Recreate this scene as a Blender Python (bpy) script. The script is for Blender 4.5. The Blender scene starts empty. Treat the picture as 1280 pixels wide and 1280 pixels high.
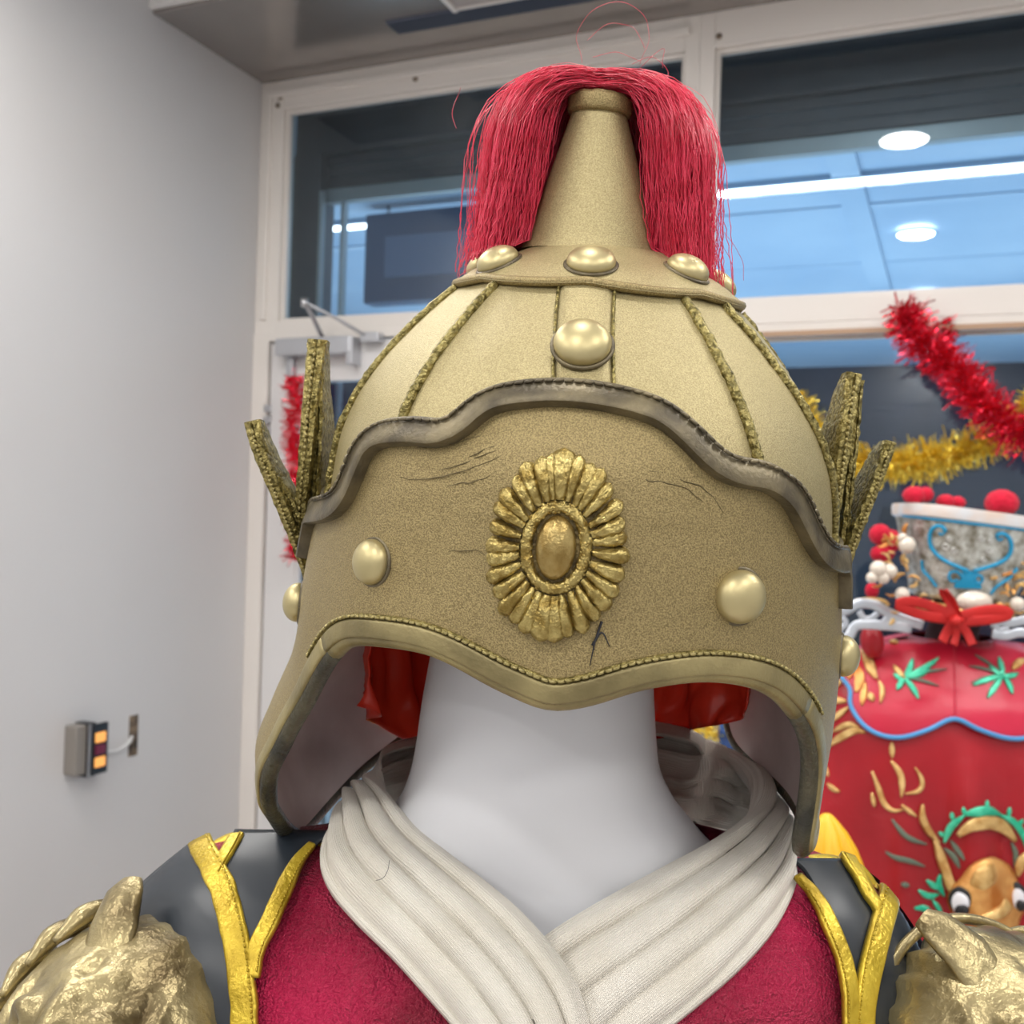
import bpy, bmesh, math, random
import numpy as np
from mathutils import Vector, Matrix, noise
from mathutils.bvhtree import BVHTree

# ------------------------------------------------------------------ scene, camera, world, light
scene = bpy.context.scene
COL = scene.collection
FPX = 1300.0
ROLL = math.radians(1.8)
YAW = math.radians(23.0)
EYE = 1.52
cam_d = bpy.data.cameras.new('camera')
cam = bpy.data.objects.new('camera', cam_d)
COL.objects.link(cam)
scene.camera = cam
cam_d.sensor_width = 36.0
cam_d.lens = 36.0 * FPX / 1280.0
cam_d.clip_start = 0.02
cam_d.clip_end = 60
cam.matrix_world = (Matrix.Translation((0, 0, EYE)) @ Matrix.Rotation(YAW, 4, 'Z') @
                    Matrix.Rotation(math.radians(90), 4, 'X') @ Matrix.Rotation(ROLL, 4, 'Z'))
cam_d.dof.use_dof = True
cam_d.dof.focus_distance = 0.47
cam_d.dof.aperture_fstop = 16.0

wd = bpy.data.worlds.new('world')
scene.world = wd
wd.use_nodes = True
wd.node_tree.nodes['Background'].inputs[0].default_value = (0.75, 0.85, 1.0, 1)
wd.node_tree.nodes['Background'].inputs[1].default_value = 0.25
scene.view_settings.view_transform = 'Standard'
scene.view_settings.look = 'None'
scene.view_settings.gamma = 1.0
scene.view_settings.use_curve_mapping = False
scene.view_settings.exposure = 0.0


def area(name, loc, sx, sy, power, color=(1, 0.97, 0.93), rot=(0, 0, 0), shape='RECTANGLE'):
    l = bpy.data.lights.new(name, 'AREA')
    l.shape = shape
    l.size = sx
    l.size_y = sy
    l.energy = power
    l.color = color
    o = bpy.data.objects.new(name, l)
    o.location = loc
    o.rotation_euler = rot
    COL.objects.link(o)
    return o


# the shop's own ceiling lamps: one strip, one row of small downlights
area('ceiling_strip_lamp', (0.2, 1.41, 2.968), 4.6, 0.06, 32)
for _y, _w in ((1.87, 7), (0.47, 7), (-1.04, 16), (-2.9, 16)):
    area('ceiling_downlight_lamp', (-0.215, _y, 2.976), 0.17, 0.17, _w, shape='DISK')
for _x in (-1.7, 1.35):  # unseen panels either side, added as fill light
    for _y, _w in ((1.2, 12), (-0.2, 17), (-1.8, 24)):
        area('ceiling_fill_panel', (_x, _y, 2.955), 0.6, 0.6, _w)
area('corridor_fill_light', (-1.2, 6.2, 0.3), 6.0, 5.5, 260, (0.62, 0.82, 1.0), (math.pi, 0, 0))  # added upward fill near the floor for the corridor's glow, no real fixture


# ------------------------------------------------------------------ coordinates
# figure frame: x right, y away from the camera, z up, measured from the camera's eye
def f2w(p):
    p = np.asarray(p, float)
    c, s = math.cos(YAW), math.sin(YAW)
    q = np.empty(p.shape)
    q[..., 0] = p[..., 0] * c - p[..., 1] * s
    q[..., 1] = p[..., 0] * s + p[..., 1] * c
    q[..., 2] = p[..., 2] + EYE
    return q


def raydir(px, py):
    u = (px - 640) / FPX
    v = (640 - py) / FPX
    return np.array([u * math.cos(ROLL) - v * math.sin(ROLL), 1.0, u * math.sin(ROLL) + v * math.cos(ROLL)])


def pix(px, py, d):
    return raydir(px, py) * d


def wpix(px, py, d):
    return f2w(pix(px, py, d))


def backwall(px, py, Y):
    d = f2w(raydir(px, py)) - np.array([0, 0, EYE])
    p = d * (Y / d[1])
    return np.array([p[0], Y, p[2] + EYE])


def leftwall(px, py, X):
    d = f2w(raydir(px, py)) - np.array([0, 0, EYE])
    p = d * (X / d[0])
    return np.array([X, p[1], p[2] + EYE])


# ------------------------------------------------------------------ node helpers
def nd(nt, t, **kw):
    n = nt.nodes.new(t)
    for k, v in kw.items():
        setattr(n, k, v)
    return n


def mat(name, col, rough=0.5, metal=0.0, col2=None, nscale=8.0, detail=4.0, bump=0.0, bscale=50.0,
        bdist=0.002, emit=None, estr=1.0, sheen=0.0, coat=0.0, lo=0.35, hi=0.65, spec=0.5, sss=0.0,
        stretch=(1, 1, 1), bump2=0.0, b2scale=10.0, b2dist=0.004, crack=0.0, coords='Object', transl=0.0, rvar=0.0):
    m = bpy.data.materials.new(name)
    m.use_nodes = True
    nt = m.node_tree
    b = nt.nodes['Principled BSDF']
    b.inputs['Base Color'].default_value = (*col, 1)
    b.inputs['Roughness'].default_value = rough
    b.inputs['Metallic'].default_value = metal
    b.inputs['Specular IOR Level'].default_value = spec
    b.inputs['Sheen Weight'].default_value = sheen
    b.inputs['Coat Weight'].default_value = coat
    if sss:
        b.inputs['Subsurface Weight'].default_value = sss
        b.inputs['Subsurface Scale'].default_value = 0.01
    if transl:
        b.inputs['Transmission Weight'].default_value = transl
    tc = nd(nt, 'ShaderNodeTexCoord')
    mp = nd(nt, 'ShaderNodeMapping')
    mp.inputs['Scale'].default_value = stretch
    nt.links.new(tc.outputs[coords], mp.inputs[0])
    if col2 is not None:
        n = nd(nt, 'ShaderNodeTexNoise')
        n.inputs['Scale'].default_value = nscale
        n.inputs['Detail'].default_value = detail
        nt.links.new(mp.outputs[0], n.inputs['Vector'])
        r = nd(nt, 'ShaderNodeValToRGB')
        r.color_ramp.elements[0].position = lo
        r.color_ramp.elements[0].color = (*col, 1)
        r.color_ramp.elements[1].position = hi
        r.color_ramp.elements[1].color = (*col2, 1)
        nt.links.new(n.outputs[0], r.inputs[0])
        nt.links.new(r.outputs[0], b.inputs['Base Color'])
        if rvar:
            mr = nd(nt, 'ShaderNodeMapRange')
            mr.inputs[3].default_value = rough - rvar
            mr.inputs[4].default_value = rough + rvar
            nt.links.new(n.outputs[0], mr.inputs[0])
            nt.links.new(mr.outputs[0], b.inputs['Roughness'])
    last = None

    def addbump(vec_out, strength, dist):
        nonlocal last
        bp = nd(nt, 'ShaderNodeBump')
        bp.inputs['Strength'].default_value = strength
        bp.inputs['Distance'].default_value = dist
        nt.links.new(vec_out, bp.inputs['Height'])
        if last:
            nt.links.new(last, bp.inputs['Normal'])
        last = bp.outputs[0]
    if bump:
        n = nd(nt, 'ShaderNodeTexNoise')
        n.inputs['Scale'].default_value = bscale
        n.inputs['Detail'].default_value = 3
        nt.links.new(mp.outputs[0], n.inputs['Vector'])
        addbump(n.outputs[0], bump, bdist)
    if bump2:
        n = nd(nt, 'ShaderNodeTexNoise')
        n.inputs['Scale'].default_value = b2scale
        n.inputs['Detail'].default_value = 4
        n.inputs['Distortion'].default_value = 0.6
        nt.links.new(mp.outputs[0], n.inputs['Vector'])
        addbump(n.outputs[0], bump2, b2dist)
    if crack:
        mp2 = nd(nt, 'ShaderNodeMapping')
        mp2.inputs['Scale'].default_value = (14, 14, 60)
        nt.links.new(tc.outputs['Object'], mp2.inputs[0])
        v = nd(nt, 'ShaderNodeTexVoronoi', feature='DISTANCE_TO_EDGE')
        v.inputs['Scale'].default_value = 1.0
        nz = nd(nt, 'ShaderNodeTexNoise')
        nz.inputs['Scale'].default_value = 25
        nz.inputs['Detail'].default_value = 4
        nt.links.new(tc.outputs['Object'], nz.inputs['Vector'])
        mx = nd(nt, 'ShaderNodeVectorMath', operation='ADD')
        nt.links.new(mp2.outputs[0], mx.inputs[0])
        sc = nd(nt, 'ShaderNodeVectorMath', operation='SCALE')
        sc.inputs['Scale'].default_value = 1.6
        nt.links.new(nz.outputs['Color'], sc.inputs[0])
        nt.links.new(sc.outputs[0], mx.inputs[1])
        nt.links.new(mx.outputs[0], v.inputs['Vector'])
        mr = nd(nt, 'ShaderNodeMapRange')
        mr.inputs[2].default_value = 0.018
        nt.links.new(v.outputs[0], mr.inputs[0])
        # only in worn patches
        n3 = nd(nt, 'ShaderNodeTexNoise')
        n3.inputs['Scale'].default_value = 14
        nt.links.new(tc.outputs['Object'], n3.inputs['Vector'])
        mr3 = nd(nt, 'ShaderNodeMapRange')
        mr3.inputs[1].default_value = 0.5
        mr3.inputs[2].default_value = 0.62
        nt.links.new(n3.outputs[0], mr3.inputs[0])
        inv = nd(nt, 'ShaderNodeMath', operation='SUBTRACT')
        inv.inputs[0].default_value = 1.0
        nt.links.new(mr.outputs[0], inv.inputs[1])
        ml = nd(nt, 'ShaderNodeMath', operation='MULTIPLY')
        nt.links.new(inv.outputs[0], ml.inputs[0])
        nt.links.new(mr3.outputs[0], ml.inputs[1])
        neg = nd(nt, 'ShaderNodeMath', operation='MULTIPLY')
        neg.inputs[1].default_value = -1
        nt.links.new(ml.outputs[0], neg.inputs[0])
        addbump(neg.outputs[0], crack, 0.0015)
    if last:
        nt.links.new(last, b.inputs['Normal'])
    if emit is not None:
        b.inputs['Emission Color'].default_value = (*emit, 1)
        b.inputs['Emission Strength'].default_value = estr
    return m


def weave_mat(name, col, col2, su=420, sv=60):
    m = mat(name, col, 0.9, 0, col2, 30, sheen=0.3, bump2=0.35, b2scale=35, b2dist=0.002)
    nt = m.node_tree
    b = nt.nodes['Principled BSDF']
    tc = nd(nt, 'ShaderNodeTexCoord')
    sx = nd(nt, 'ShaderNodeSeparateXYZ')
    nt.links.new(tc.outputs['UV'], sx.inputs[0])
    outs = []
    for i, s in ((0, su), (1, sv)):
        a = nd(nt, 'ShaderNodeMath', operation='MULTIPLY')
        a.inputs[1].default_value = s * 2 * math.pi
        nt.links.new(sx.outputs[i], a.inputs[0])
        c = nd(nt, 'ShaderNodeMath', operation='SINE')
        nt.links.new(a.outputs[0], c.inputs[0])
        outs.append(c.outputs[0])
    ad = nd(nt, 'ShaderNodeMath', operation='ADD')
    nt.links.new(outs[0], ad.inputs[0])
    nt.links.new(outs[1], ad.inputs[1])
    bp = nd(nt, 'ShaderNodeBump')
    bp.inputs['Strength'].default_value = 0.55
    bp.inputs['Distance'].default_value = 0.0005
    nt.links.new(ad.outputs[0], bp.inputs['Height'])
    old = b.inputs['Normal'].links[0].from_socket
    nt.links.new(old, bp.inputs['Normal'])
    nt.links.new(bp.outputs[0], b.inputs['Normal'])
    return m


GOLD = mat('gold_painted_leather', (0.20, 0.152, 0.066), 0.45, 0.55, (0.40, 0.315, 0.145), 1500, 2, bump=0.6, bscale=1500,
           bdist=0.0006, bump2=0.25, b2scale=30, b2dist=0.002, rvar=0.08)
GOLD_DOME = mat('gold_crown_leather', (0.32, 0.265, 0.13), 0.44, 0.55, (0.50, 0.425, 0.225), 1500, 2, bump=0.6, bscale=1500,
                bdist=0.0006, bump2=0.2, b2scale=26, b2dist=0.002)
RIM = mat('worn_dark_leather_rim', (0.085, 0.07, 0.045), 0.42, 0.45, (0.20, 0.165, 0.095), 60, 5, bump=0.4, bscale=500,
          bdist=0.0008)
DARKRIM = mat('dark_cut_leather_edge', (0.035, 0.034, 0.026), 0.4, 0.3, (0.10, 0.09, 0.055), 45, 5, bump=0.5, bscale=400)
EDGE = mat('lower_rim_leather', (0.19, 0.155, 0.07), 0.42, 0.5, (0.36, 0.30, 0.14), 30, 5, bump=0.4, bscale=500,
           bdist=0.0008)
CORD = mat('rough_gold_welt', (0.11, 0.09, 0.025), 0.38, 0.7, (0.42, 0.35, 0.13), 380, 4, bump=1.0, bscale=330,
           bdist=0.003)
STITCH = mat('gold_thread', (0.30, 0.25, 0.09), 0.45, 0.6, (0.45, 0.38, 0.17), 300, bump=0.5, bscale=600)
STUDM = mat('smooth_gold_stud', (0.50, 0.43, 0.23), 0.42, 0.8, (0.56, 0.48, 0.26), 60)
MEDAL = mat('cast_gold_relief', (0.24, 0.165, 0.04), 0.30, 0.8, (0.52, 0.42, 0.16), 160, 5, bump=0.7, bscale=330,
            bdist=0.0022)
MEDALD = mat('dark_relief_ground', (0.05, 0.035, 0.012), 0.5, 0.6, (0.16, 0.115, 0.04), 160, 5, bump=0.8, bscale=330,
             bdist=0.002)  # ground behind the petals, darker than the petals
INNER = mat('helmet_inner_suede', (0.46, 0.37, 0.35), 0.75, 0, (0.60, 0.51, 0.49), 22, 4, bump2=0.3, b2scale=25)
CREASE = mat('crease_shadow_leather', (0.13, 0.10, 0.045), 0.6, 0.3)
INK = mat('black_scuff', (0.02, 0.02, 0.025), 0.6)
HAIR = mat('red_plume_hair', (0.62, 0.012, 0.045), 0.30, 0, (0.80, 0.04, 0.10), 90, 2, spec=0.8)
NECKM = mat('white_mannequin_plastic', (0.74, 0.755, 0.80), 0.38, 0, (0.77, 0.785, 0.82), 6, bump2=0.05, b2scale=8)
REDBAG = mat('red_plastic_sheet', (0.98, 0.06, 0.025), 0.25, 0, (0.90, 0.045, 0.02), 12, transl=0.25, bump2=0.3, b2scale=22, b2dist=0.006)
COLLAR = weave_mat('cream_gauze', (0.80, 0.75, 0.65), (0.88, 0.84, 0.75))
SATIN = mat('magenta_satin', (0.20, 0.0005, 0.018), 0.30, 0.25, (0.52, 0.006, 0.07), 11, 6, bump=1.0, bscale=650, bdist=0.003,
            bump2=1.0, b2scale=13, b2dist=0.02, sheen=0.05)
BLACK = mat('blue_black_leatherette', (0.012, 0.017, 0.024), 0.36, 0, (0.016, 0.022, 0.03), 9, bump2=0.3, b2scale=9, b2dist=0.01)
PIPING = mat('yellow_satin_trim', (0.36, 0.24, 0.01), 0.30, 0.5, (0.68, 0.50, 0.05), 40, 4, bump=0.5, bscale=420, bdist=0.0012, bump2=0.3, b2scale=70, b2dist=0.0015,
             stretch=(1, 1, 1))
PAUL = mat('antique_gold_pauldron', (0.10, 0.07, 0.03), 0.33, 0.7, (0.40, 0.33, 0.17), 26, 5, bump=0.35, bscale=260,
           bdist=0.002, lo=0.3, hi=0.6)  # colour noise puts in the dark of the relief's crevices
WALLW = mat('white_wall_paint', (0.60, 0.595, 0.60), 0.6, 0, (0.615, 0.61, 0.615), 2)
FRAMEW = mat('white_lacquered_frame', (0.74, 0.70, 0.66), 0.28, 0, (0.76, 0.72, 0.68), 3)
DOORW = mat('white_door_lacquer', (0.68, 0.67, 0.67), 0.35, 0, (0.70, 0.69, 0.69), 3)
SOFM = mat('brushed_grey_soffit', (0.34, 0.31, 0.29), 0.16, 0.55, (0.38, 0.35, 0.33), 3)
SOFB = mat('warm_recess_panel', (0.42, 0.36, 0.33), 0.4, 0.1, (0.46, 0.40, 0.37), 3)
CEILM = mat('ceiling_paint', (0.78, 0.77, 0.76), 0.7, 0, (0.8, 0.79, 0.78), 3)
FLOORM = mat('grey_floor_tile', (0.45, 0.43, 0.41), 0.25, 0, (0.5, 0.48, 0.46), 3)
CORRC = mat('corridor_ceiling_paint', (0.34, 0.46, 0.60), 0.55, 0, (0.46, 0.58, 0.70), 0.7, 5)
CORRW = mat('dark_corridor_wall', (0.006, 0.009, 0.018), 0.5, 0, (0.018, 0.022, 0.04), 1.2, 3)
SHUT = mat('grey_roller_shutter', (0.075, 0.075, 0.08), 0.35, 0.5, (0.09, 0.09, 0.095), 6)
SHUTL = mat('shutter_bottom_bar', (0.30, 0.33, 0.34), 0.35, 0.5)
DARKP = mat('dark_sign_panel', (0.06, 0.09, 0.15), 0.3)
STEEL = mat('brushed_steel', (0.55, 0.56, 0.58), 0.28, 0.9)
CLOSER = mat('silver_closer_body', (0.50, 0.51, 0.54), 0.35, 0.5)
LAMP = mat('lit_diffuser', (1, 1, 1), 0.5, emit=(1.0, 0.99, 0.96), estr=6.0)
TINR = mat('red_foil', (0.75, 0.01, 0.035), 0.22, 0.8, (0.9, 0.05, 0.1), 60)
TING = mat('gold_foil', (0.95, 0.66, 0.04), 0.28, 0.7, (1.0, 0.85, 0.18), 60)
REDROBE = mat('red_brocade', (0.27, 0.001, 0.006), 0.40, 0, (0.42, 0.003, 0.014), 3, sheen=0.05, bump2=0.5, b2scale=5, b2dist=0.02)
CAPE = mat('crimson_cape_satin', (0.46, 0.004, 0.025), 0.36, 0, (0.60, 0.012, 0.055), 4, sheen=0.1, bump2=0.4, b2scale=7, b2dist=0.01)
BLUETRIM = mat('sky_blue_piping', (0.07, 0.30, 0.62), 0.4)
BLUEENAMEL = mat('blue_enamel_line', (0.01, 0.30, 0.55), 0.35)
GREENTH = mat('green_metallic_thread', (0.01, 0.42, 0.24), 0.35, 0.3, (0.10, 0.65, 0.42), 60)
GOLDTH = mat('gold_metallic_thread', (0.55, 0.30, 0.09), 0.35, 0.5, (0.85, 0.60, 0.25), 45, bump=0.6, bscale=150, bdist=0.003)
ORTH = mat('orange_gold_thread', (0.50, 0.16, 0.025), 0.36, 0.5, (0.88, 0.52, 0.18), 16, bump=0.6, bscale=150, bdist=0.003)
GREYTH = mat('dull_green_thread', (0.12, 0.16, 0.12), 0.5, 0.2)
WHITETH = mat('white_thread', (0.75, 0.75, 0.8), 0.6)
BLACKTH = mat('black_thread', (0.01, 0.01, 0.012), 0.6)
HATS = mat('silver_filigree', (0.22, 0.20, 0.15), 0.35, 0.5, (0.66, 0.68, 0.64), 60, 5, bump=0.8, bscale=140, bdist=0.004)
HATRIM = mat('pale_pink_rim', (0.75, 0.62, 0.54), 0.4, 0.1, (0.70, 0.72, 0.75), 25)
SILV = mat('silver_cloud_plate', (0.52, 0.57, 0.64), 0.3, 0.6, (0.66, 0.70, 0.76), 25)
POM = mat('crimson_pompom', (0.52, 0.0, 0.022), 0.9, 0, (0.66, 0.001, 0.035), 60, sheen=0.1, bump=1.0, bscale=260, bdist=0.004)
PEARL = mat('pearl', (0.70, 0.62, 0.53), 0.18, 0, coat=0.6)
RIBR = mat('red_gauze_ribbon', (0.42, 0.004, 0.004), 0.6, 0, (0.55, 0.01, 0.008), 20)
YELC = mat('golden_yellow_satin', (0.82, 0.42, 0.01), 0.4, 0, (0.88, 0.52, 0.02), 5)
BLUEB = mat('blue_plastic_bin', (0.03, 0.08, 0.26), 0.4)
DEVB = mat('black_device_plastic', (0.012, 0.013, 0.016), 0.3)
DEVG = mat('taupe_device_back', (0.23, 0.21, 0.19), 0.5)
AMB = mat('amber_lit_window', (0.8, 0.4, 0.1), 0.4, emit=(1.0, 0.45, 0.10), estr=0.55)
AMBR = mat('dark_red_window', (0.16, 0.01, 0.04), 0.3)
CABLE = mat('white_cable', (0.62, 0.62, 0.62), 0.5)
SLOT = mat('raw_cut_wallboard', (0.03, 0.025, 0.02), 0.8, 0, (0.25, 0.18, 0.12), 40)


def glass_mat():
    m = bpy.data.materials.new('window_glass')
    m.use_nodes = True
    nt = m.node_tree
    nt.nodes.clear()
    out = nd(nt, 'ShaderNodeOutputMaterial')
    tr = nd(nt, 'ShaderNodeBsdfTransparent')
    tr.inputs[0].default_value = (0.86, 0.93, 0.97, 1)
    gl = nd(nt, 'ShaderNodeBsdfGlossy')
    gl.inputs['Roughness'].default_value = 0.02
    fr = nd(nt, 'ShaderNodeFresnel')
    fr.inputs[0].default_value = 1.5
    mx = nd(nt, 'ShaderNodeMixShader')
    nt.links.new(fr.outputs[0], mx.inputs[0])
    nt.links.new(tr.outputs[0], mx.inputs[1])
    nt.links.new(gl.outputs[0], mx.inputs[2])
    nt.links.new(mx.outputs[0], out.inputs[0])
    return m


GLASS = glass_mat()

# ------------------------------------------------------------------ object helpers
ROOT = {}


def thing(name, label, cat, loc, group=None):
    o = bpy.data.objects.new(name, None)
    o.empty_display_size = 0.05
    o.location = tuple(float(v) for v in loc)
    COL.objects.link(o)
    o['label'] = label
    o['category'] = cat
    if group:
        o['group'] = group
    ROOT[o] = np.array(o.location)
    return o


def mk(name, V, F, m, parent=None, smooth=True, base=None, mi=None, uv=None):
    """V in world coordinates."""
    V = np.asarray(V, float)
    if parent is not None:
        L = ROOT[parent]
    else:
        L = np.array(base) if base is not None else np.array([V[:, 0].mean(), V[:, 1].mean(), V[:, 2].min()])
    me = bpy.data.meshes.new(name)
    me.from_pydata((V - L).tolist(), [], [tuple(int(i) for i in f) for f in F])
    ms = m if isinstance(m, (list, tuple)) else [m]
    for q in ms:
        me.materials.append(q)
    if mi is not None:
        me.polygons.foreach_set('material_index', np.asarray(mi, dtype=np.int32))
    if smooth:
        me.polygons.foreach_set('use_smooth', np.ones(len(me.polygons), dtype=bool))
    if uv is not None:
        ul = me.uv_layers.new(name='UVMap')
        idx = np.empty(len(me.loops), dtype=np.int32)
        me.loops.foreach_get('vertex_index', idx)
        ul.data.foreach_set('uv', np.asarray(uv, float)[idx].ravel())
    me.update()
    o = bpy.data.objects.new(name, me)
    COL.objects.link(o)
    ROOT[o] = L
    if parent is not None:
        o.parent = parent
    else:
        o.location = tuple(L)
    return o


def tag(o, label, cat, group=None):
    o['label'] = label
    o['category'] = cat
    if group:
        o['group'] = group
    return o


def fixn(o):
    bm = bmesh.new()
    bm.from_mesh(o.data)
    bmesh.ops.recalc_face_normals(bm, faces=bm.faces)
    bm.to_mesh(o.data)
    bm.free()
    return o


def sharp(o, deg=35):
    me = o.data
    bm = bmesh.new()
    bm.from_mesh(me)
    a = math.radians(deg)
    for e in bm.edges:
        if len(e.link_faces) == 2 and e.calc_face_angle(0) > a:
            e.smooth = False
    bm.to_mesh(me)
    bm.free()
    return o


def box(lo, hi, bev=0.0):
    lo = np.array(lo, float)
    hi = np.array(hi, float)
    bm = bmesh.new()
    bmesh.ops.create_cube(bm, size=1)
    for v in bm.verts:
        v.co = Vector(((v.co.x + .5) * (hi[0] - lo[0]) + lo[0], (v.co.y + .5) * (hi[1] - lo[1]) + lo[1],
                       (v.co.z + .5) * (hi[2] - lo[2]) + lo[2]))
    if bev:
        bmesh.ops.bevel(bm, geom=bm.edges[:] + bm.verts[:], offset=bev, segments=2, affect='EDGES', profile=0.6)
    V = [tuple(v.co) for v in bm.verts]
    bm.verts.index_update()
    F = [[v.index for v in f.verts] for f in bm.faces]
    bm.free()
    return V, F


def join(*gs):
    V, F = [], []
    for v, f in gs:
        n = len(V)
        V += [tuple(p) for p in v]
        F += [[i + n for i in q] for q in f]
    return V, F


def bx(name, lo, hi, m, parent=None, bev=0.003):
    V, F = box(lo, hi, bev)
    o = mk(name, V, F, m, parent, smooth=False)
    return o


def struct(o):
    o['kind'] = 'structure'
    return o


def grid_faces(nr, nc, closed=False, off=0):
    F = []
    cc = nc if closed else nc - 1
    for i in range(nr - 1):
        for j in range(cc):
            a = off + i * nc + j
            b = off + i * nc + (j + 1) % nc
            F.append((a, b, b + nc, a + nc))
    return F


def tube(pts, rad, n=8, cap=True, flat=1.0, up=None):
    """tube along pts (Nx3), radius scalar or list; flat squashes along the second axis"""
    P = np.asarray(pts, float)
    N = len(P)
    R = np.full(N, rad, float) if np.isscalar(rad) else np.asarray(rad, float)
    T = np.gradient(P, axis=0)
    T /= np.linalg.norm(T, axis=1)[:, None] + 1e-12
    ref = np.array([0, 0, 1.0]) if up is None else np.asarray(up, float)
    V = []
    prev = None
    for i in range(N):
        r = ref if prev is None else prev
        a = r - T[i] * np.dot(r, T[i])
        if np.linalg.norm(a) < 1e-6:
            a = np.cross(T[i], [1, 0.3, 0.2])
        a /= np.linalg.norm(a)
        prev = a
        b = np.cross(T[i], a)
        for k in range(n):
            an = 2 * math.pi * k / n
            V.append(P[i] + a * math.cos(an) * R[i] * flat + b * math.sin(an) * R[i])
    F = grid_faces(N, n, True)
    if cap:
        F.append(tuple(range(n - 1, -1, -1)))
        F.append(tuple((N - 1) * n + k for k in range(n)))
    return [tuple(v) for v in V], F


def ribbon(P, Nn, prof, closed_prof=True, caps=True, wscale=None):
    """sweep a profile [(s,h)] along points P with normals Nn; s runs across, h along the normal"""
    P = np.asarray(P, float)
    Nn = np.asarray(Nn, float)
    T = np.gradient(P, axis=0)
    T /= np.linalg.norm(T, axis=1)[:, None] + 1e-12
    S = np.cross(T, Nn)
    S /= np.linalg.norm(S, axis=1)[:, None] + 1e-12
    N2 = np.cross(S, T)
    V = []
    n = len(prof)
    for i in range(len(P)):
        w = 1 if wscale is None else wscale[i]
        for s, h in prof:
            V.append(P[i] + S[i] * s * w + N2[i] * h * min(1, w + 0.2))
    F = grid_faces(len(P), n, closed_prof)
    if caps and closed_prof:
        F.append(tuple(range(n - 1, -1, -1)))
        F.append(tuple((len(P) - 1) * n + k for k in range(n)))
    return [tuple(v) for v in V], F


def strip_prof(w, h, n=8, base=-0.001):
    """rounded strap profile, width w, height h"""
    pr = [(-w / 2, base)]
    for k in range(n + 1):
        a = math.pi * k / n
        c = math.cos(a)
        pr.append((-w / 2 * math.copysign(abs(c) ** 0.5, c), h * math.sin(a) ** 0.5 if math.sin(a) > 1e-9 else 0))
    pr.append((w / 2, base))
    return pr


def resample(pts, n, smooth=True):
    P = np.asarray(pts, float)
    if smooth and len(P) > 2:
        Q = []
        E = np.vstack([2 * P[0] - P[1], P, 2 * P[-1] - P[-2]])
        for i in range(len(P) - 1):
            p0, p1, p2, p3 = E[i], E[i + 1], E[i + 2], E[i + 3]
            for k in range(16):
                t = k / 16
                Q.append(0.5 * ((2 * p1) + (-p0 + p2) * t + (2 * p0 - 5 * p1 + 4 * p2 - p3) * t * t +
                                (-p0 + 3 * p1 - 3 * p2 + p3) * t ** 3))
        Q.append(P[-1])
        P = np.array(Q)
    d = np.r_[0, np.cumsum(np.linalg.norm(np.diff(P, axis=0), axis=1))]
    s = np.linspace(0, d[-1], n)
    return np.stack([np.interp(s, d, P[:, k]) for k in range(P.shape[1])], 1)


def mono(xs, ys):
    """smooth 1-D interpolation (cubic hermite with limited slopes)"""
    xs = np.asarray(xs, float)
    ys = np.asarray(ys, float)
    h = np.diff(xs)
    d = np.diff(ys) / h
    m = np.zeros(len(xs))
    m[0] = d[0]
    m[-1] = d[-1]
    for i in range(1, len(xs) - 1):
        m[i] = 0 if d[i - 1] * d[i] <= 0 else 2 / (1 / d[i - 1] + 1 / d[i])

    def f(x):
        x = np.clip(x, xs[0], xs[-1])
        i = np.clip(np.searchsorted(xs, x) - 1, 0, len(xs) - 2)
        t = (x - xs[i]) / h[i]
        return ((2 * t ** 3 - 3 * t ** 2 + 1) * ys[i] + (t ** 3 - 2 * t ** 2 + t) * h[i] * m[i] +
                (-2 * t ** 3 + 3 * t ** 2) * ys[i + 1] + (t ** 3 - t ** 2) * h[i] * m[i + 1])
    return f


def superring(cx, cy, hw, hf, hb, n=72, e=2.4):
    out = []
    for k in range(n):
        a = 2 * math.pi * k / n
        c, s = math.cos(a), math.sin(a)
        x = math.copysign(abs(c) ** (2 / e), c) * hw
        y = math.copysign(abs(s) ** (2 / e), s)
        y *= hb if y > 0 else hf
        out.append((cx + x, cy + y))
    return out


def loft(rows, n=72, e=2.4, sub=4):
    """rows: (z, cx, cy, half width, front half depth, back half depth); returns figure-frame grid"""
    rows = sorted(rows, key=lambda r: r[0])
    zs = [r[0] for r in rows]
    fs = [mono(zs, [r[k] for r in rows]) for k in range(1, 6)]
    zz = []
    for i in range(len(zs) - 1):
        for k in range(sub):
            zz.append(zs[i] + (zs[i + 1] - zs[i]) * k / sub)
    zz.append(zs[-1])
    V = []
    for z in zz:
        p = [float(f(z)) for f in fs]
        for x, y in superring(p[0], p[1], p[2], p[3], p[4], n, e):
            V.append((x, y, z))
    return np.array(V), len(zz)


rnd = random.Random(7)

# ------------------------------------------------------------------ the room
WX, WY = -2.27, 3.02
struct(bx('floor', (WX - 0.2, -3.2, -0.1), (2.9, 11, 0), FLOORM, bev=0))
struct(bx('ceiling', (WX - 0.2, -3.2, 3.08), (2.9, 3.1, 3.4), CEILM, bev=0))
struct(bx('wall_left', (WX - 0.15, -3.2, 0), (WX, 3.2, 3.3), WALLW, bev=0))
struct(bx('wall_right', (2.7, -3.2, 0), (2.85, 3.1, 3.3), WALLW, bev=0))
struct(bx('wall_front', (WX - 0.2, -3.3, 0), (2.9, -3.2, 3.3), WALLW, bev=0))
struct(bx('wall_back', (WX - 0.1, WY, 2.985), (2.9, WY + 0.12, 3.3), WALLW, bev=0))

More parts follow.
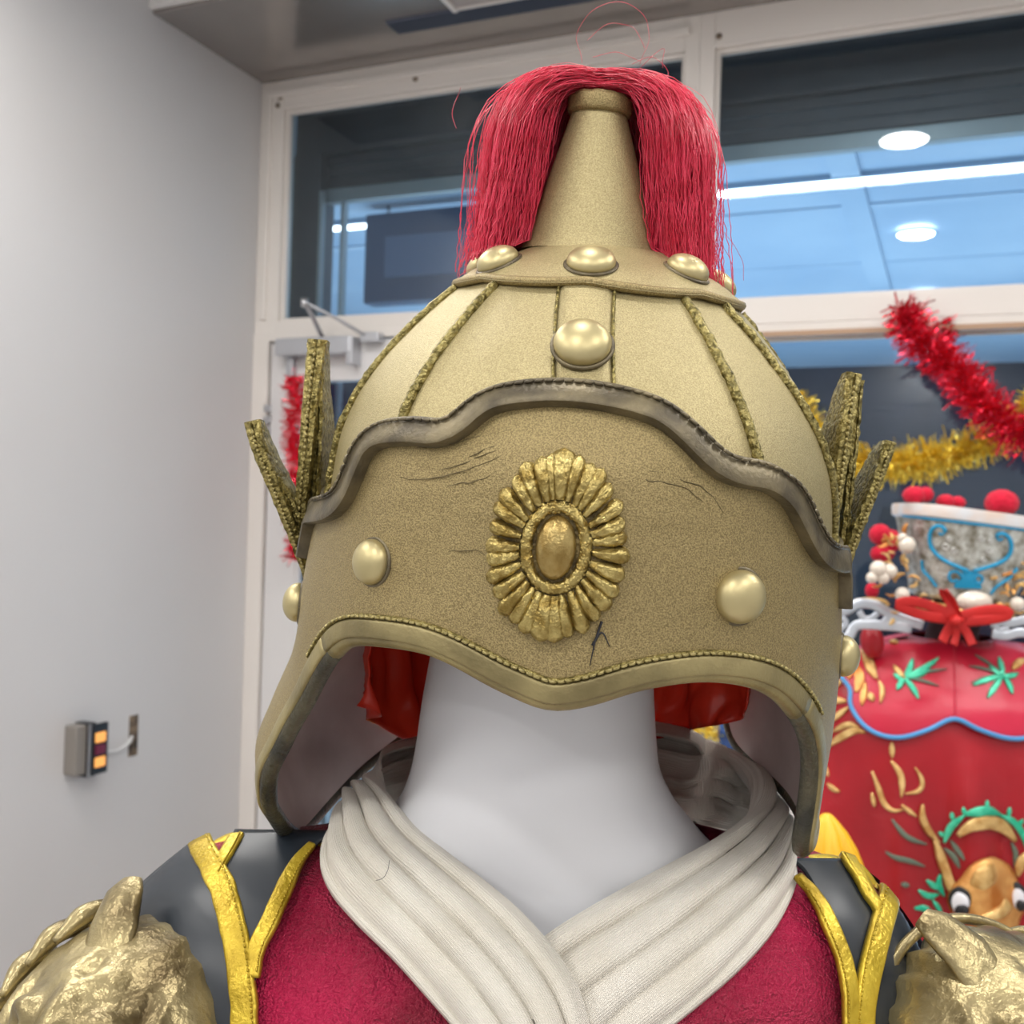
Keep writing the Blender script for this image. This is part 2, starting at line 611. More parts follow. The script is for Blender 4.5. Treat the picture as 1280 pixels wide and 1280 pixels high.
# soffit box in front of the window head
sof = thing('soffit_box', 'grey glossy metal soffit box running above the window frames', 'soffit', (0, 2.73, 2.99))
o = bx('underside', (WX, 2.45, 2.99), (2.7, WY - 0.002, 3.03), SOFM, sof)
bx('fascia', (WX, 2.43, 3.0), (2.7, 2.45, 3.3), CEILM, sof)
a0 = np.array([-1.42, 2.45]);
bx('recess_panel', (-1.37, 2.46, 2.978), (1.9, 2.70, 2.9905), SOFB, sof, 0.002)
bx('panel_trim', (-1.385, 2.455, 2.97), (-1.37, 2.71, 2.9905), FRAMEW, sof, 0.001)
bx('panel_trim', (-1.37, 2.70, 2.974), (1.9, 2.71, 2.9905), FRAMEW, sof, 0.001)
lt = bx('latch', (-1.26, 2.58, 2.965), (-1.14, 2.625, 2.979), FRAMEW, sof, 0.003)
V, F = tube([(-1.20, 2.60, 2.967), (-1.20, 2.60, 2.95)], 0.012, 12)
mk('latch_knob', V, F, STEEL, lt)
# dark mirror band along the soffit
bx('mirror_band', (-1.62, 2.72, 2.981), (2.6, 2.80, 2.9905), mat('dark_polished_band', (0.10, 0.115, 0.16), 0.12, 0.5), sof, 0.002)


def window(name, x0, x1, z0, z1, fl, fr, fb, ft, y0=WY - 0.03, dep=0.07, glass=True, ms=FRAMEW, lip=0.0):
    """frame rectangle with bar widths, stops and a pane"""
    w = thing(name, '', '', ((x0 + x1) / 2, y0 + dep / 2, z0))
    del w['label']
    del w['category']
    w['kind'] = 'structure'
    bx('frame_stile', (x0, y0, z0), (x0 + fl, y0 + dep, z1), ms, w)
    bx('frame_stile', (x1 - fr, y0, z0), (x1, y0 + dep, z1), ms, w)
    bx('frame_rail', (x0 + fl, y0, z1 - ft), (x1 - fr, y0 + dep, z1), ms, w)
    bx('frame_rail', (x0 + fl, y0, z0), (x1 - fr, y0 + dep, z0 + fb), ms, w)
    # glazing beads, set back
    g = 0.012
    xa, xb, za, zb = x0 + fl, x1 - fr, z0 + fb, z1 - ft
    yb = y0 + 0.018
    for lo, hi in (((xa, yb, za), (xa + g, yb + 0.02, zb)), ((xb - g, yb, za), (xb, yb + 0.02, zb)),
                   ((xa + g, yb, zb - g), (xb - g, yb + 0.02, zb)), ((xa + g, yb, za), (xb - g, yb + 0.02, za + g))):
        bx('glazing_bead', lo, hi, ms, w, 0.002)
    if glass:
        bx('pane', (xa, yb + 0.024, za), (xb, yb + 0.030, zb), GLASS, w, 0)
    return w


def screw(w, x, z, y=WY - 0.03):
    V, F = tube([(x, y + 0.001, z), (x, y - 0.004, z)], 0.009, 10)
    mk('screw_head', V, F, mat_screw, w)


mat_screw = mat('tarnished_screw', (0.22, 0.17, 0.13), 0.4, 0.6)
w1 = window('window_1', WX, -0.72, 2.115, 2.99, 0.095, 0.045, 0.04, 0.10)
w2 = window('window_2', -0.72, 1.25, 2.075, 2.99, 0.045, 0.05, 0.07, 0.105)
w3 = window('window_3', -0.72, 1.25, 0.0, 2.075, 0.045, 0.05, 0.10, 0.035)
w4 = window('window_4', 1.25, 2.7, 0.0, 2.99, 0.045, 0.05, 0.10, 0.10)
for x, z in ((-2.19, 2.93), (-2.20, 2.905), (-1.66, 2.925)):
    screw(w1, x, z)
screw(w2, -0.665, 2.915)
screw(w2, 0.35, 2.92)
bx('frame_moulding', (WX + 0.03, WY - 0.042, 2.93), (-0.75, WY - 0.028, 2.955), FRAMEW, w1, 0.004)
bx('frame_moulding', (WX + 0.03, WY - 0.042, 2.16), (WX + 0.05, WY - 0.028, 2.93), FRAMEW, w1, 0.004)
bx('sill_ledge', (-0.70, WY - 0.055, 2.035), (1.25, WY - 0.028, 2.05), mat('tan_sill_edge', (0.42, 0.27, 0.17), 0.4), w3, 0.002)

# door in the left bay
dr = thing('door_1', '', '', (-1.5, WY, 0))
del dr['label']
del dr['category']
dr['kind'] = 'structure'
yd = WY - 0.035
bx('door_frame', (WX, yd, 0), (-2.205, yd + 0.08, 2.115), FRAMEW, dr)
bx('door_frame', (-0.77, yd, 0), (-0.72, yd + 0.08, 2.115), FRAMEW, dr)
bx('door_frame', (-2.205, yd, 2.085), (-0.77, yd + 0.08, 2.115), FRAMEW, dr)
lf = bx('door_leaf', (-2.198, yd + 0.01, 0.02), (-2.075, yd + 0.055, 2.078), DOORW, dr)
bx('stile', (-0.90, yd + 0.01, 0.02), (-0.778, yd + 0.055, 2.078), DOORW, lf)
bx('top_rail', (-2.075, yd + 0.01, 1.945), (-0.90, yd + 0.055, 2.078), DOORW, lf)
bx('bottom_rail', (-2.075, yd + 0.01, 0.02), (-0.90, yd + 0.055, 0.25), DOORW, lf)
bx('pane', (-2.075, yd + 0.03, 0.25), (-0.90, yd + 0.036, 1.945), GLASS, dr, 0)
bx('glazing_bead', (-2.075, yd + 0.012, 0.25), (-2.06, yd + 0.03, 1.945), DOORW, lf, 0.002)
for z in (1.84, 1.80, 1.76):
    bx('hinge', (-2.212, yd - 0.008, z), (-2.19, yd + 0.012, z + 0.025), STEEL, lf, 0.003)
V, F = tube([(-0.84, yd - 0.05, 0.95), (-0.84, yd - 0.05, 1.25)], 0.012, 12)
V2, F2 = join((V, F), tube([(-0.84, yd + 0.02, 0.98), (-0.84, yd - 0.05, 0.98)], 0.008, 8), tube([(-0.84, yd + 0.02, 1.22), (-0.84, yd - 0.05, 1.22)], 0.008, 8))
mk('door_handle', V2, F2, STEEL, lf)
dc = thing('door_closer', 'silver overhead door closer with folded arm above the glazed door', 'door closer', (-1.97, yd, 2.02))
bx('closer_body', (-2.14, yd - 0.055, 2.025), (-1.84, yd + 0.012, 2.085), CLOSER, dc, 0.008)
elb = backwall(381, 378, yd - 0.18)
pa = backwall(403, 422, yd - 0.04)
pb = backwall(458, 420, yd - 0.03)
for q, nm in ((pa, 'main_arm'), (pb, 'link_arm')):
    V, F = tube([q, (q + elb) / 2 + np.array([0, 0, 0.004]), elb], 0.009, 8, flat=0.6)
    mk(nm, V, F, CLOSER, dc)
V, F = tube([elb + [0, 0, 0.012], elb - [0, 0, 0.014]], 0.013, 12)
mk('elbow_pin', V, F, STEEL, dc)
bx('arm_bracket', (pb[0] - 0.02, yd - 0.04, pb[2] - 0.02), (pb[0] + 0.05, yd + 0.002, pb[2] + 0.012), CLOSER, dc, 0.004)
bx('end_cap', (-1.86, yd - 0.05, 1.99), (-1.835, yd + 0.012, 2.082), CLOSER, dc, 0.004)
bx('mounting_clip', (-2.115, yd - 0.02, 1.935), (-2.09, yd + 0.012, 2.03), CLOSER, dc, 0.004)

# wall device with its cable and slot (left wall)
dA = leftwall(88, 978, WX)
dev = thing('wall_indicator', 'small black wall box with two amber squares and a dark red one', 'indicator', (WX, 2.24, 0.74))
bx('back_box', (WX, 2.195, 0.745), (WX + 0.045, 2.235, 0.885), DEVG, dev, 0.006)
# housing whose lit face looks towards the window wall edge of the box
bx('housing', (WX, 2.232, 0.735), (WX + 0.052, 2.262, 0.888), DEVB, dev, 0.004)
bx('metal_edge', (WX + 0.05, 2.232, 0.738), (WX + 0.056, 2.243, 0.885), STEEL, dev, 0.002)
bx('front_plate', (WX + 0.050, 2.240, 0.74), (WX + 0.060, 2.300, 0.884), DEVB, dev, 0.003)
for z, m_ in ((0.845, AMB), (0.81, AMBR), (0.775, AMB)):
    bx('indicator_window', (WX + 0.0595, 2.250, z - 0.014), (WX + 0.0625, 2.288, z + 0.014), m_, dev, 0.003)
sl = thing('wall_slot', 'narrow raw cut slot in the white wall beside the indicator box', 'wall opening', (WX, 2.46, 0.74))
bx('slot_recess', (WX - 0.001, 2.445, 0.745), (WX + 0.003, 2.480, 0.868), SLOT, sl, 0.001)
V, F = tube(resample([(WX + 0.02, 2.29, 0.80), (WX + 0.02, 2.33, 0.785), (WX + 0.015, 2.385, 0.778), (WX + 0.012, 2.43, 0.790),
                      (WX + 0.002, 2.455, 0.805)], 24), 0.0055, 8)
tag(mk('cable', V, F, CABLE), 'thin white cable drooping between black wall box and cut slot', 'cable')

# ------------------------------------------------------------------ the corridor beyond the glass
struct(bx('trim_1', (WX - 2.4, WY + 0.14, 3.0), (5, 10.5, 3.05), CORRC, bev=0))
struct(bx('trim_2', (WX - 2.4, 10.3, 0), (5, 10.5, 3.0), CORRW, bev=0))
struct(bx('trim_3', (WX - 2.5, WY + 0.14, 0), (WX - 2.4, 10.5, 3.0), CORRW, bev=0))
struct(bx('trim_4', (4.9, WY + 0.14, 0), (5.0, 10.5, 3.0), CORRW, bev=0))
# ceiling joints / duct covers of the corridor
for i, (x0, x1, y0, y1, dz) in enumerate(((-0.52, -0.40, 3.6, 9.9, 0.02), (-4.4, 4.8, 5.05, 5.12, 0.01), (-4.4, 4.8, 6.2, 6.26, 0.004),
                                          (-4.4, 4.8, 8.0, 8.06, 0.003), (0.55, 0.75, 4.9, 9.8, 0.03))):
    struct(bx('trim_%d' % (5 + i), (x0, y0, 3.0 - dz), (x1, y1, 3.0005), CORRC, bev=0.004))
for k, (y, lab) in enumerate(((4.17, 'nearest round downlight beyond the window, above the light strip'),
                              (5.57, 'second round downlight beyond the window, below the light strip'),
                              (7.08, 'third round downlight, just above the window transom'),
                              (9.30, 'farthest downlight, seen just below the window transom'))):
    x = -0.215
    d = thing('downlight', lab, 'downlight', (x, y, 2.975), 'round corridor downlights')
    V, F = tube([(x, y, 2.982), (x, y, 2.976)], 0.088, 28)
    mk('diffuser', V, F, LAMP, d)
    an = np.linspace(0, 2 * math.pi, 33)
    V, F = tube(np.stack([x + 0.096 * np.cos(an), y + 0.096 * np.sin(an), np.full(33, 2.979)], 1), 0.008, 6, cap=False)
    mk('bezel', V, F, CORRC, d)
st = thing('strip_light', 'long white linear light crossing the corridor ceiling beyond the window', 'light', (-1.2, 4.63, 2.97))
bx('strip_housing', (-4.4, 4.585, 2.975), (4.0, 4.675, 3.0), CORRC, st, 0.003)
bx('strip_diffuser', (-4.38, 4.60, 2.968), (3.98, 4.66, 2.976), LAMP, st, 0.002)
# roller shutter behind the glass
rs = thing('roller_shutter', 'dark grey rolled shutter hood hanging outside above the windows', 'shutter', (0, 3.3, 2.7))
bx('hood', (WX, 3.20, 2.80), (2.7, 3.42, 3.0), SHUT, rs)
for k in range(3):
    bx('shutter_slat', (WX + 0.1, 3.225 + 0.004 * (k % 2), 2.765 - 0.042 * k), (2.7, 3.245 + 0.004 * (k % 2), 2.803 - 0.042 * k), SHUT, rs, 0.004)
bx('bottom_bar', (WX + 0.1, 3.215, 2.625), (2.7, 3.25, 2.676), SHUTL, rs, 0.004)
bx('side_channel', (WX, 3.18, 0), (WX + 0.125, 3.28, 2.8), SHUT, rs, 0.004)
bx('channel_lip', (WX + 0.125, 3.175, 0), (WX + 0.14, 3.20, 2.66), SHUTL, rs, 0.003)
bx('channel_lip', (WX + 0.19, 3.22, 0), (WX + 0.205, 3.25, 2.64), SHUTL, rs, 0.003)
# hanging sign seen through the left pane
a = backwall(457, 268, 4.4)
b = backwall(590, 372, 4.4)
hs = thing('hanging_sign_box', 'dark blank hanging box sign outside behind the left window pane', 'sign', ((a[0] + b[0]) / 2, 4.45, b[2]))
bx('sign_body', (a[0], 4.4, b[2]), (b[0] + 0.25, 4.5, a[2]), DARKP, hs, 0.01)
bx('sign_panel', (a[0] + 0.12, 4.39, b[2] + 0.12), (b[0] - 0.03, 4.402, a[2] - 0.12), mat('slate_sign_face', (0.12, 0.17, 0.26), 0.35), hs, 0.004)
for x in (a[0] + 0.1, b[0] + 0.1):
    V, F = tube([(x, 4.45, a[2] - 0.01), (x, 4.45, 3.0)], 0.008, 8)
    mk('hanger_rod', V, F, STEEL, hs)


# ------------------------------------------------------------------ tinsel garlands
def garland(name, pts, rad, n, m, label, group=None, sd=1, w=0.0042):
    r = np.random.RandomState(sd)
    C = resample(pts, 400)
    T = np.gradient(C, axis=0)
    T /= np.linalg.norm(T, axis=1)[:, None]
    g = thing(name, label, 'garland', C.min(0) * [0, 0, 1] + C.mean(0) * [1, 1, 0], group)
    V, F = tube(C[::8], 0.004, 6)
    mk('core_cord', V, F, m, g)
    ii = r.randint(0, 400, n)
    V = []
    F = []
    for k in range(n):
        i = ii[k]
        t = T[i]
        d = r.normal(size=3)
        d -= t * np.dot(d, t) * 0.8
        d /= np.linalg.norm(d)
        L = rad * r.uniform(0.6, 1.1)
        s = np.cross(d, r.normal(size=3))
        s /= np.linalg.norm(s)
        s *= w * r.uniform(0.5, 1.1)
        c0 = C[i]
        c1 = c0 + d * L * 0.55 + r.normal(size=3) * L * 0.08
        c2 = c0 + d * L + r.normal(size=3) * L * 0.2
        b_ = len(V)
        tw = np.cross(s, d) * r.uniform(-1, 1)
        V += [c0 - s * .5, c0 + s * .5, c1 + s * .5 + tw * .5, c1 - s * .5 - tw * .5, c2 + tw, c2 - tw]
        F += [(b_, b_ + 1, b_ + 2, b_ + 3), (b_ + 3, b_ + 2, b_ + 4, b_ + 5)]
    o = mk('foil_strips', V, F, m, g, smooth=False)
    o['kind'] = 'stuff'
    return g


G = lambda pts, y: [backwall(px, py, y) for px, py in pts]
garland('tinsel_garland', [backwall(px, py, y) for px, py, y in ((1128, 384, 2.93), (1145, 420, 2.91), (1175, 445, 2.88), (1205, 478, 2.84), (1240, 515, 2.80), (1285, 545, 2.78), (1330, 560, 2.76))], 0.058, 2600, TINR,
        'red tinsel garland draped from the transom at the upper right window', sd=1)
garland('tinsel_garland', G([(1180, 400), (1186, 425), (1165, 440)], 2.975), 0.025, 260, TINR,
        'short loose end of red tinsel hooked under the transom', sd=5)
garland('tinsel_garland', G([(985, 500), (1020, 548), (1060, 578), (1120, 580), (1180, 572), (1235, 550), (1285, 520), (1340, 470)], 2.93), 0.055, 3200, TING,
        'gold tinsel garland swagged across the right window', sd=2)
garland('tinsel_garland', G([(366, 470), (372, 500), (364, 540), (372, 580), (368, 630), (372, 670), (368, 700)], 2.90), 0.042, 1500, TINR,
        'red tinsel garland hanging down the glazed door by the left wall', sd=3)
garland('tinsel_garland', G([(800, 975), (812, 930), (850, 908), (880, 914), (898, 918)], 2.62), 0.03, 520, TING,
        'small clump of gold tinsel seen through the gap under the helmet', sd=4)

# blue bin on a white plinth by the window, seen through the gap under the helmet
p0 = backwall(862, 908, 2.7)
p1 = backwall(916, 945, 2.7)
tag(bx('plinth', (p0[0] - 0.12, 2.66, 0), (p1[0] + 0.2, 2.92, p1[2] - 0.06), DOORW, bev=0.006), 'white square plinth standing by the window behind the helmeted mannequin', 'plinth')
bn = thing('storage_bin', 'blue plastic bin seen through the gap under the helmet', 'bin', ((p0[0] + p1[0]) / 2, 2.78, p1[2] - 0.06))
bx('bin_body', (p0[0] + 0.06, 2.70, p1[2] - 0.06), (p1[0] + 0.15, 2.88, p0[2] - 0.002), BLUEB, bn, 0.01)
bx('bin_lid', (p0[0] + 0.05, 2.69, p0[2] - 0.012), (p1[0] + 0.16, 2.89, p0[2] + 0.003), BLUEB, bn, 0.004)

# ------------------------------------------------------------------ helmet frame
HT = pix(718, 680, 0.58)
_r, _p, _y = math.radians(3.2), math.radians(8.0), math.radians(3.0)
RR = np.array([[math.cos(_r), 0, math.sin(_r)], [0, 1, 0], [-math.sin(_r), 0, math.cos(_r)]])
RP = np.array([[1, 0, 0], [0, math.cos(_p), -math.sin(_p)], [0, math.sin(_p), math.cos(_p)]])
RY = np.array([[math.cos(_y), math.sin(_y), 0], [-math.sin(_y), math.cos(_y), 0], [0, 0, 1]])
HM = RR @ RP @ RY


def h2w(p):
    return f2w(np.asarray(p, float) @ HM.T + HT)


DEP = 1.08
BASEZ = [-0.24, -0.20, -0.16, -0.12, -0.08, -0.04, 0.0, 0.025, 0.05, 0.07, 0.09, 0.11, 0.13, 0.145, 0.1525, 0.159]
BASER = [0.1320, 0.1350, 0.1390, 0.1410, 0.1425, 0.1415, 0.1375, 0.1350, 0.1320, 0.1255, 0.1145, 0.0990, 0.0800, 0.0610, 0.0460, 0.0320]
RB = mono(BASEZ, BASER)


FLZ = mono([-0.24, -0.18, -0.16, -0.145, -0.125, -0.10, -0.07, -0.04, 0.2], [0, 0.006, 0.013, 0.019, 0.021, 0.013, 0.003, 0, 0])


def radius(th, z):
    """the right-hand (image left) cheek flap flares outward"""
    return RB(z) + FLZ(z) * np.exp(-((th + 1.57) / 0.8) ** 2)


def surf(th, z, off=0.0):
    """helmet surface point (helmet frame); th=0 faces the front, + to the wearer's left (image right)"""
    th = np.asarray(th, float)
    z = np.asarray(z, float)
    r = radius(th, z) + off
    dp = 1 + (DEP - 1) * np.clip((0.159 - z) / 0.05, 0, 1)
    return np.stack([r * np.sin(th), -r * np.cos(th) * dp, z + 0 * th], -1)


def snorm(th, z):
    e = 1e-3
    a = surf(th + e, z) - surf(th - e, z)
    b = surf(th, z + e) - surf(th, z - e)
    n = np.cross(a, b)
    n /= np.linalg.norm(n, axis=-1)[..., None]
    return n


def hp(px, py, off=0.0):
    """where the sight line of a photograph pixel meets the helmet surface -> (th, z)"""
    d = HM.T @ raydir(px, py)
    o = HM.T @ (-HT)
    t = np.linspace(0.3, 0.62, 1200)
    P = o[None] + t[:, None] * d[None]
    r = radius(np.arctan2(P[:, 0], -P[:, 1] / DEP), P[:, 2]) + off
    dp = 1 + (DEP - 1) * np.clip((0.159 - P[:, 2]) / 0.05, 0, 1)
    g = np.hypot(P[:, 0] / r, P[:, 1] / (r * dp)) - 1
    k = np.where(g < 0)[0]
    i = k[0] if len(k) else int(np.argmin(g))
    return math.atan2(P[i, 0], -P[i, 1] / dp[i]), float(P[i, 2])


def hpl(pts, off=0.0, n=None):
    a = np.array([hp(x, y, off) for x, y in pts])
    return resample(a, n) if n else a


helmet = thing('helmet', 'gold leather warrior helmet with a spike, red plume, studs and a sunburst medallion', 'helmet', h2w([0, 0, -0.19]))


def hmk(name, Vh, F, m, parent=None, **k):
    return mk(name, h2w(np.array(Vh)), F, m, parent if parent is not None else helmet, **k)


# --- edge curves of the helmet, (angle in degrees, height)
D2R = math.pi / 180
LOW = [(-180, -.055), (-160, -.056), (-153, -.075), (-149, -.105), (-143, -.14), (-134, -.163), (-114, -.180), (-98, -.187), (-85, -.183), (-77, -.168), (-71, -.145),
       (-65, -.113), (-62, -.094), (-57.5, -.074), (-54, -.060), (-50, -.047), (-44, -.035), (-34, -.029), (-25, -.027), (-18, -.030), (-12, -.035),
       (-7, -.0385), (-2, -.0415), (5, -.037), (11, -.031), (19, -.027), (26, -.0265), (34, -.030), (40, -.036), (46, -.046), (52, -.059), (57, -.075),
       (60, -.093), (61.5, -.111), (62.5, -.128), (65, -.135), (72, -.137), (95, -.140), (118, -.139), (127, -.125), (130.5, -.085), (134, -.062), (145, -.056), (180, -.055)]
TOP = [(-80, -.012), (-78, .004), (-74, .015), (-66, .020), (-59, .024), (-53, .030), (-50.5, .041), (-48, .055), (-43, .064), (-34, .068), (-27, .069), (-24, .077),
       (-19, .085), (-8, .090), (3, .090), (13, .086), (19, .078), (24.5, .067), (28, .064), (35, .062), (42, .054), (47, .041), (51, .031), (55, .026), (62, .022), (66, .021), (70, .010), (71, -.010)]
lowc = resample(np.array(LOW) * [D2R * 0.14, 1], 520) / [0.14, 1]
lowc[:, 0] = np.clip(np.maximum.accumulate(lowc[:, 0]), -math.pi, math.pi)
topc = resample(np.array(TOP) * [D2R * 0.14, 1], 260) / [0.14, 1]
topc[:, 0] = np.maximum.accumulate(topc[:, 0])


def top_z(th):
    return np.interp(th, topc[:, 0], topc[:, 1], left=0.02, right=0.02)


# brow plate + cheek flaps: one leather sheet, outer skin, inner suede, thick edge
NR = 46
th_c = lowc[:, 0]
zb = lowc[:, 1]
front = np.clip(np.minimum((th_c * 57.3 + 82) / 3, (73 - th_c * 57.3) / 3), 0, 1)
zt = np.where(front > 0, top_z(th_c), 0.02) - 0.001
zt = np.maximum(zt, np.where(front >= 1, -0.02, 0.02))
zt = np.where((th_c > -80 * D2R) & (th_c < 70 * D2R), np.maximum(top_z(th_c), 0.012), 0.02)
nC = len(th_c)
Vo, Vi = [], []
for i in range(NR):
    t = i / (NR - 1)
    z = zb + (zt - zb) * t
    over = 0.0055
    Vo.append(surf(th_c, z, over))
    Vi.append(surf(th_c, z, over - 0.0075 if i < NR - 1 else over - 0.0075))
Vo = np.array(Vo)
# soft dents and wrinkles so the sheet reads as formed leather
for i in range(NR):
    for j in range(nC):
        p = Vo[i, j]
        nrm = np.array([p[0], p[1], 0]) / math.hypot(p[0], p[1])
        d = noise.noise(Vector(p) * 22) * 0.0012 + noise.noise(Vector((p[0] * 30, p[1] * 30, p[2] * 120))) * 0.0005 * (1 if p[2] > 0.03 else 0.3)
        Vo[i, j] = p + nrm * d
V = np.vstack([Vo.reshape(-1, 3), np.array(Vi).reshape(-1, 3)])
F = grid_faces(NR, nC) + [tuple(reversed(f)) for f in grid_faces(NR, nC, off=NR * nC)]
mi = [0] * ((NR - 1) * (nC - 1)) + [1] * ((NR - 1) * (nC - 1))
for j in range(nC - 1):
    F.append((j, NR * nC + j, NR * nC + j + 1, j + 1))
    mi.append(2)
    a_ = (NR - 1) * nC + j
    F.append((a_, a_ + 1, NR * nC + a_ + 1, NR * nC + a_))
    mi.append(2)
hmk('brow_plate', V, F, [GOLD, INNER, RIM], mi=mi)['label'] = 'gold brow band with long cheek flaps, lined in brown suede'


def on_h(path, off, n=None):
    """path of (th,z) -> points and normals in helmet frame"""
    a = np.array(path) if n is None else resample(np.array(path) * [0.14, 1], n) / [0.14, 1]
    return surf(a[:, 0], a[:, 1], off), snorm(a[:, 0], a[:, 1])


# lower border strap, following the edge all round, and its stitches
def inset_path(c, d, ker=7):
    """shift a (th,z) curve upwards across the surface by d metres"""
    P = c * [0.14, 1]
    T = np.gradient(P, axis=0)
    T /= np.linalg.norm(T, axis=1)[:, None] + 1e-9
    Nn = np.stack([-T[:, 1], T[:, 0]], 1)
    k = np.ones(ker) / ker
    Q = P + Nn * d
    Q = np.stack([np.r_[Q[:ker // 2, a], np.convolve(Q[:, a], k, 'valid'), Q[len(Q) - ker // 2:, a]] for a in (0, 1)], 1)
    return Q / [0.14, 1]


ip = inset_path(lowc, 0.0042)[::2]
P = surf(ip[:, 0], ip[:, 1], 0.0052)
Nn = snorm(ip[:, 0], ip[:, 1])
bead = inset_path(lowc, 0.0002)[::2]
PB = surf(bead[:, 0], bead[:, 1], 0.0015)
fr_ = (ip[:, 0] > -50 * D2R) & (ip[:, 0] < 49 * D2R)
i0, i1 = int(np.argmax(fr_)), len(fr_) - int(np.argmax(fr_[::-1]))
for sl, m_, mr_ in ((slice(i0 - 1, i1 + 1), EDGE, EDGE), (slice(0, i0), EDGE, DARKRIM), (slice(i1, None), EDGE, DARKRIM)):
    V, F = ribbon(P[sl], Nn[sl], strip_prof(0.0088, 0.0022))
    hmk('lower_border', V, F, m_)
    V, F = tube(PB[sl], 0.0046, 10, cap=True)
    hmk('lower_rim', V, F, mr_)


def stitches(path, off, n, ln, r, m, name='stitches', parent=None):
    a = resample(path * [0.14, 1], n + 1) / [0.14, 1]
    P = surf(a[:, 0], a[:, 1], off)
    V, F = [], []
    for i in range(n):
        c = (P[i] + P[i + 1]) / 2
        d = P[i + 1] - P[i]
        L = np.linalg.norm(d)
        d = d / L * min(L * 0.46, ln)
        nn = np.array([c[0], c[1], 0]) / math.hypot(c[0], c[1])
        up = np.cross(d, nn)
        up = up / np.linalg.norm(up) * r * 0.6 * (1 if rnd.random() > 0.5 else -1)
        v, f = tube([c - d - up, c - d * .5 + nn * r * .6, c + d * .5 + nn * r * .6, c + d + up], [r * .5, r, r, r * .5], 5)
        b_ = len(V)
        V += v
        F += [tuple(i_ + b_ for i_ in q) for q in f]
    o = hmk(name, V, F, m, parent)
    o['kind'] = 'stuff'
    return o


sp = inset_path(lowc, 0.0098)
msk = (sp[:, 0] > -57.5 * D2R) & (sp[:, 0] < 56 * D2R)
P = surf(sp[msk][::2, 0], sp[msk][::2, 1], 0.0058)
V, F = tube(P, 0.0011, 6)
hmk('seam_cord', V, F, CORD)
stitches(sp[msk], 0.0068, 95, 0.0022, 0.0008, STITCH)

# upper scalloped border, proud of the plate
tp = topc[::2].copy()
tp2 = inset_path(topc, -0.0052)[::2]
P = surf(tp2[:, 0], tp2[:, 1], 0.006)
Nn = snorm(tp2[:, 0], tp2[:, 1])
prof = [(-0.0060, -0.004), (-0.0064, 0.0020), (-0.0050, 0.0036), (0.0, 0.0046), (0.0050, 0.0058), (0.0064, 0.0052), (0.0066, 0.0030), (0.0060, -0.004)]
V, F = ribbon(P, Nn, prof)
sharp(hmk('scalloped_border', V, F, RIM), 50)
tp3 = inset_path(topc, 0.0006)
P = surf(tp3[::2, 0], tp3[::2, 1], 0.009)
V, F = tube(P, 0.0013, 6)
hmk('seam_cord', V, F, RIM)
stitches(tp3[30:230], 0.0105, 75, 0.0024, 0.0008, RIM)

# --- crown: leather gores between gold welts
CAPZ = 0.137
welts = [(-41, -42), (-72, -78), (31, 38), (52, 74), (92, 100), (128, 132), (165, 165), (-108, -112), (-142, -144)]


def welt_th(w, z):
    t = np.clip((z - 0.03) / 0.105, 0, 1)
    return (w[1] + (w[0] - w[1]) * t) * D2R


order = sorted(welts, key=lambda w: w[1])
zz = np.linspace(-0.005, 0.146, 44)
for k in range(len(order)):
    w0 = order[k]
    w1_ = order[(k + 1) % len(order)]
    V = []
    nc = 26
    for z in zz:
        a0 = welt_th(w0, z)
        a1 = welt_th(w1_, z)
        if k == len(order) - 1:
            a1 += 2 * math.pi
        for j in range(nc):
            u = j / (nc - 1)
            th = a0 + (a1 - a0) * u
            # gores are slightly flat between their welts
            V.append(surf(th, z, -0.0012 * math.sin(math.pi * u)))
    Fg = grid_faces(44, nc)
    V = np.array(V)
    Vin = V * np.array([0.965, 0.965, 1.0]) - [0, 0, 0.002]
    n0 = len(V)
    F = Fg + [tuple(reversed([i + n0 for i in f])) for f in Fg]
    mi = [0] * len(Fg) + [1] * len(Fg)
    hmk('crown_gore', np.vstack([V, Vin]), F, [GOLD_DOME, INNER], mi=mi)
for w in welts:
    zs = np.linspace(0.0 if abs(w[1]) < 85 else -0.0, 0.133, 90)
    th = welt_th(w, zs)
    P = surf(th, zs, 0.0008)
    P += np.array([[noise.noise(Vector(p) * 260) * 0.0006 for _ in range(3)] for p in P])
    V, F = tube(P, [0.0025 + 0.0006 * noise.noise(Vector(p) * 500) for p in P], 8)
    hmk('crown_welt', V, F, CORD)

# centre strap (constant width) under the studs
cz = np.linspace(0.072, 0.142, 26)
for_strap = []
V = []
prof_u = np.linspace(-1, 1, 9)
thc = np.interp(cz, [0.09, 0.133], [-2.0, -5.0]) * D2R
for z, tc_ in zip(cz, thc):
    hw = 0.0128
    for u in prof_u:
        V.append(surf(tc_ + u * hw / radius(0, z), z, 0.0018 if abs(u) < 1 else -0.001))
F = grid_faces(26, 9)
o = sharp(hmk('centre_strap', V, F, GOLD_DOME), 40)
for u in (-1, 1):
    P = np.array([surf(tc_ + u * 0.0131 / radius(0, z), z, 0.0002) for z, tc_ in zip(cz, thc)])
    V, F = tube(P, 0.0008, 5)
    hmk('strap_seam', V, F, CORD)

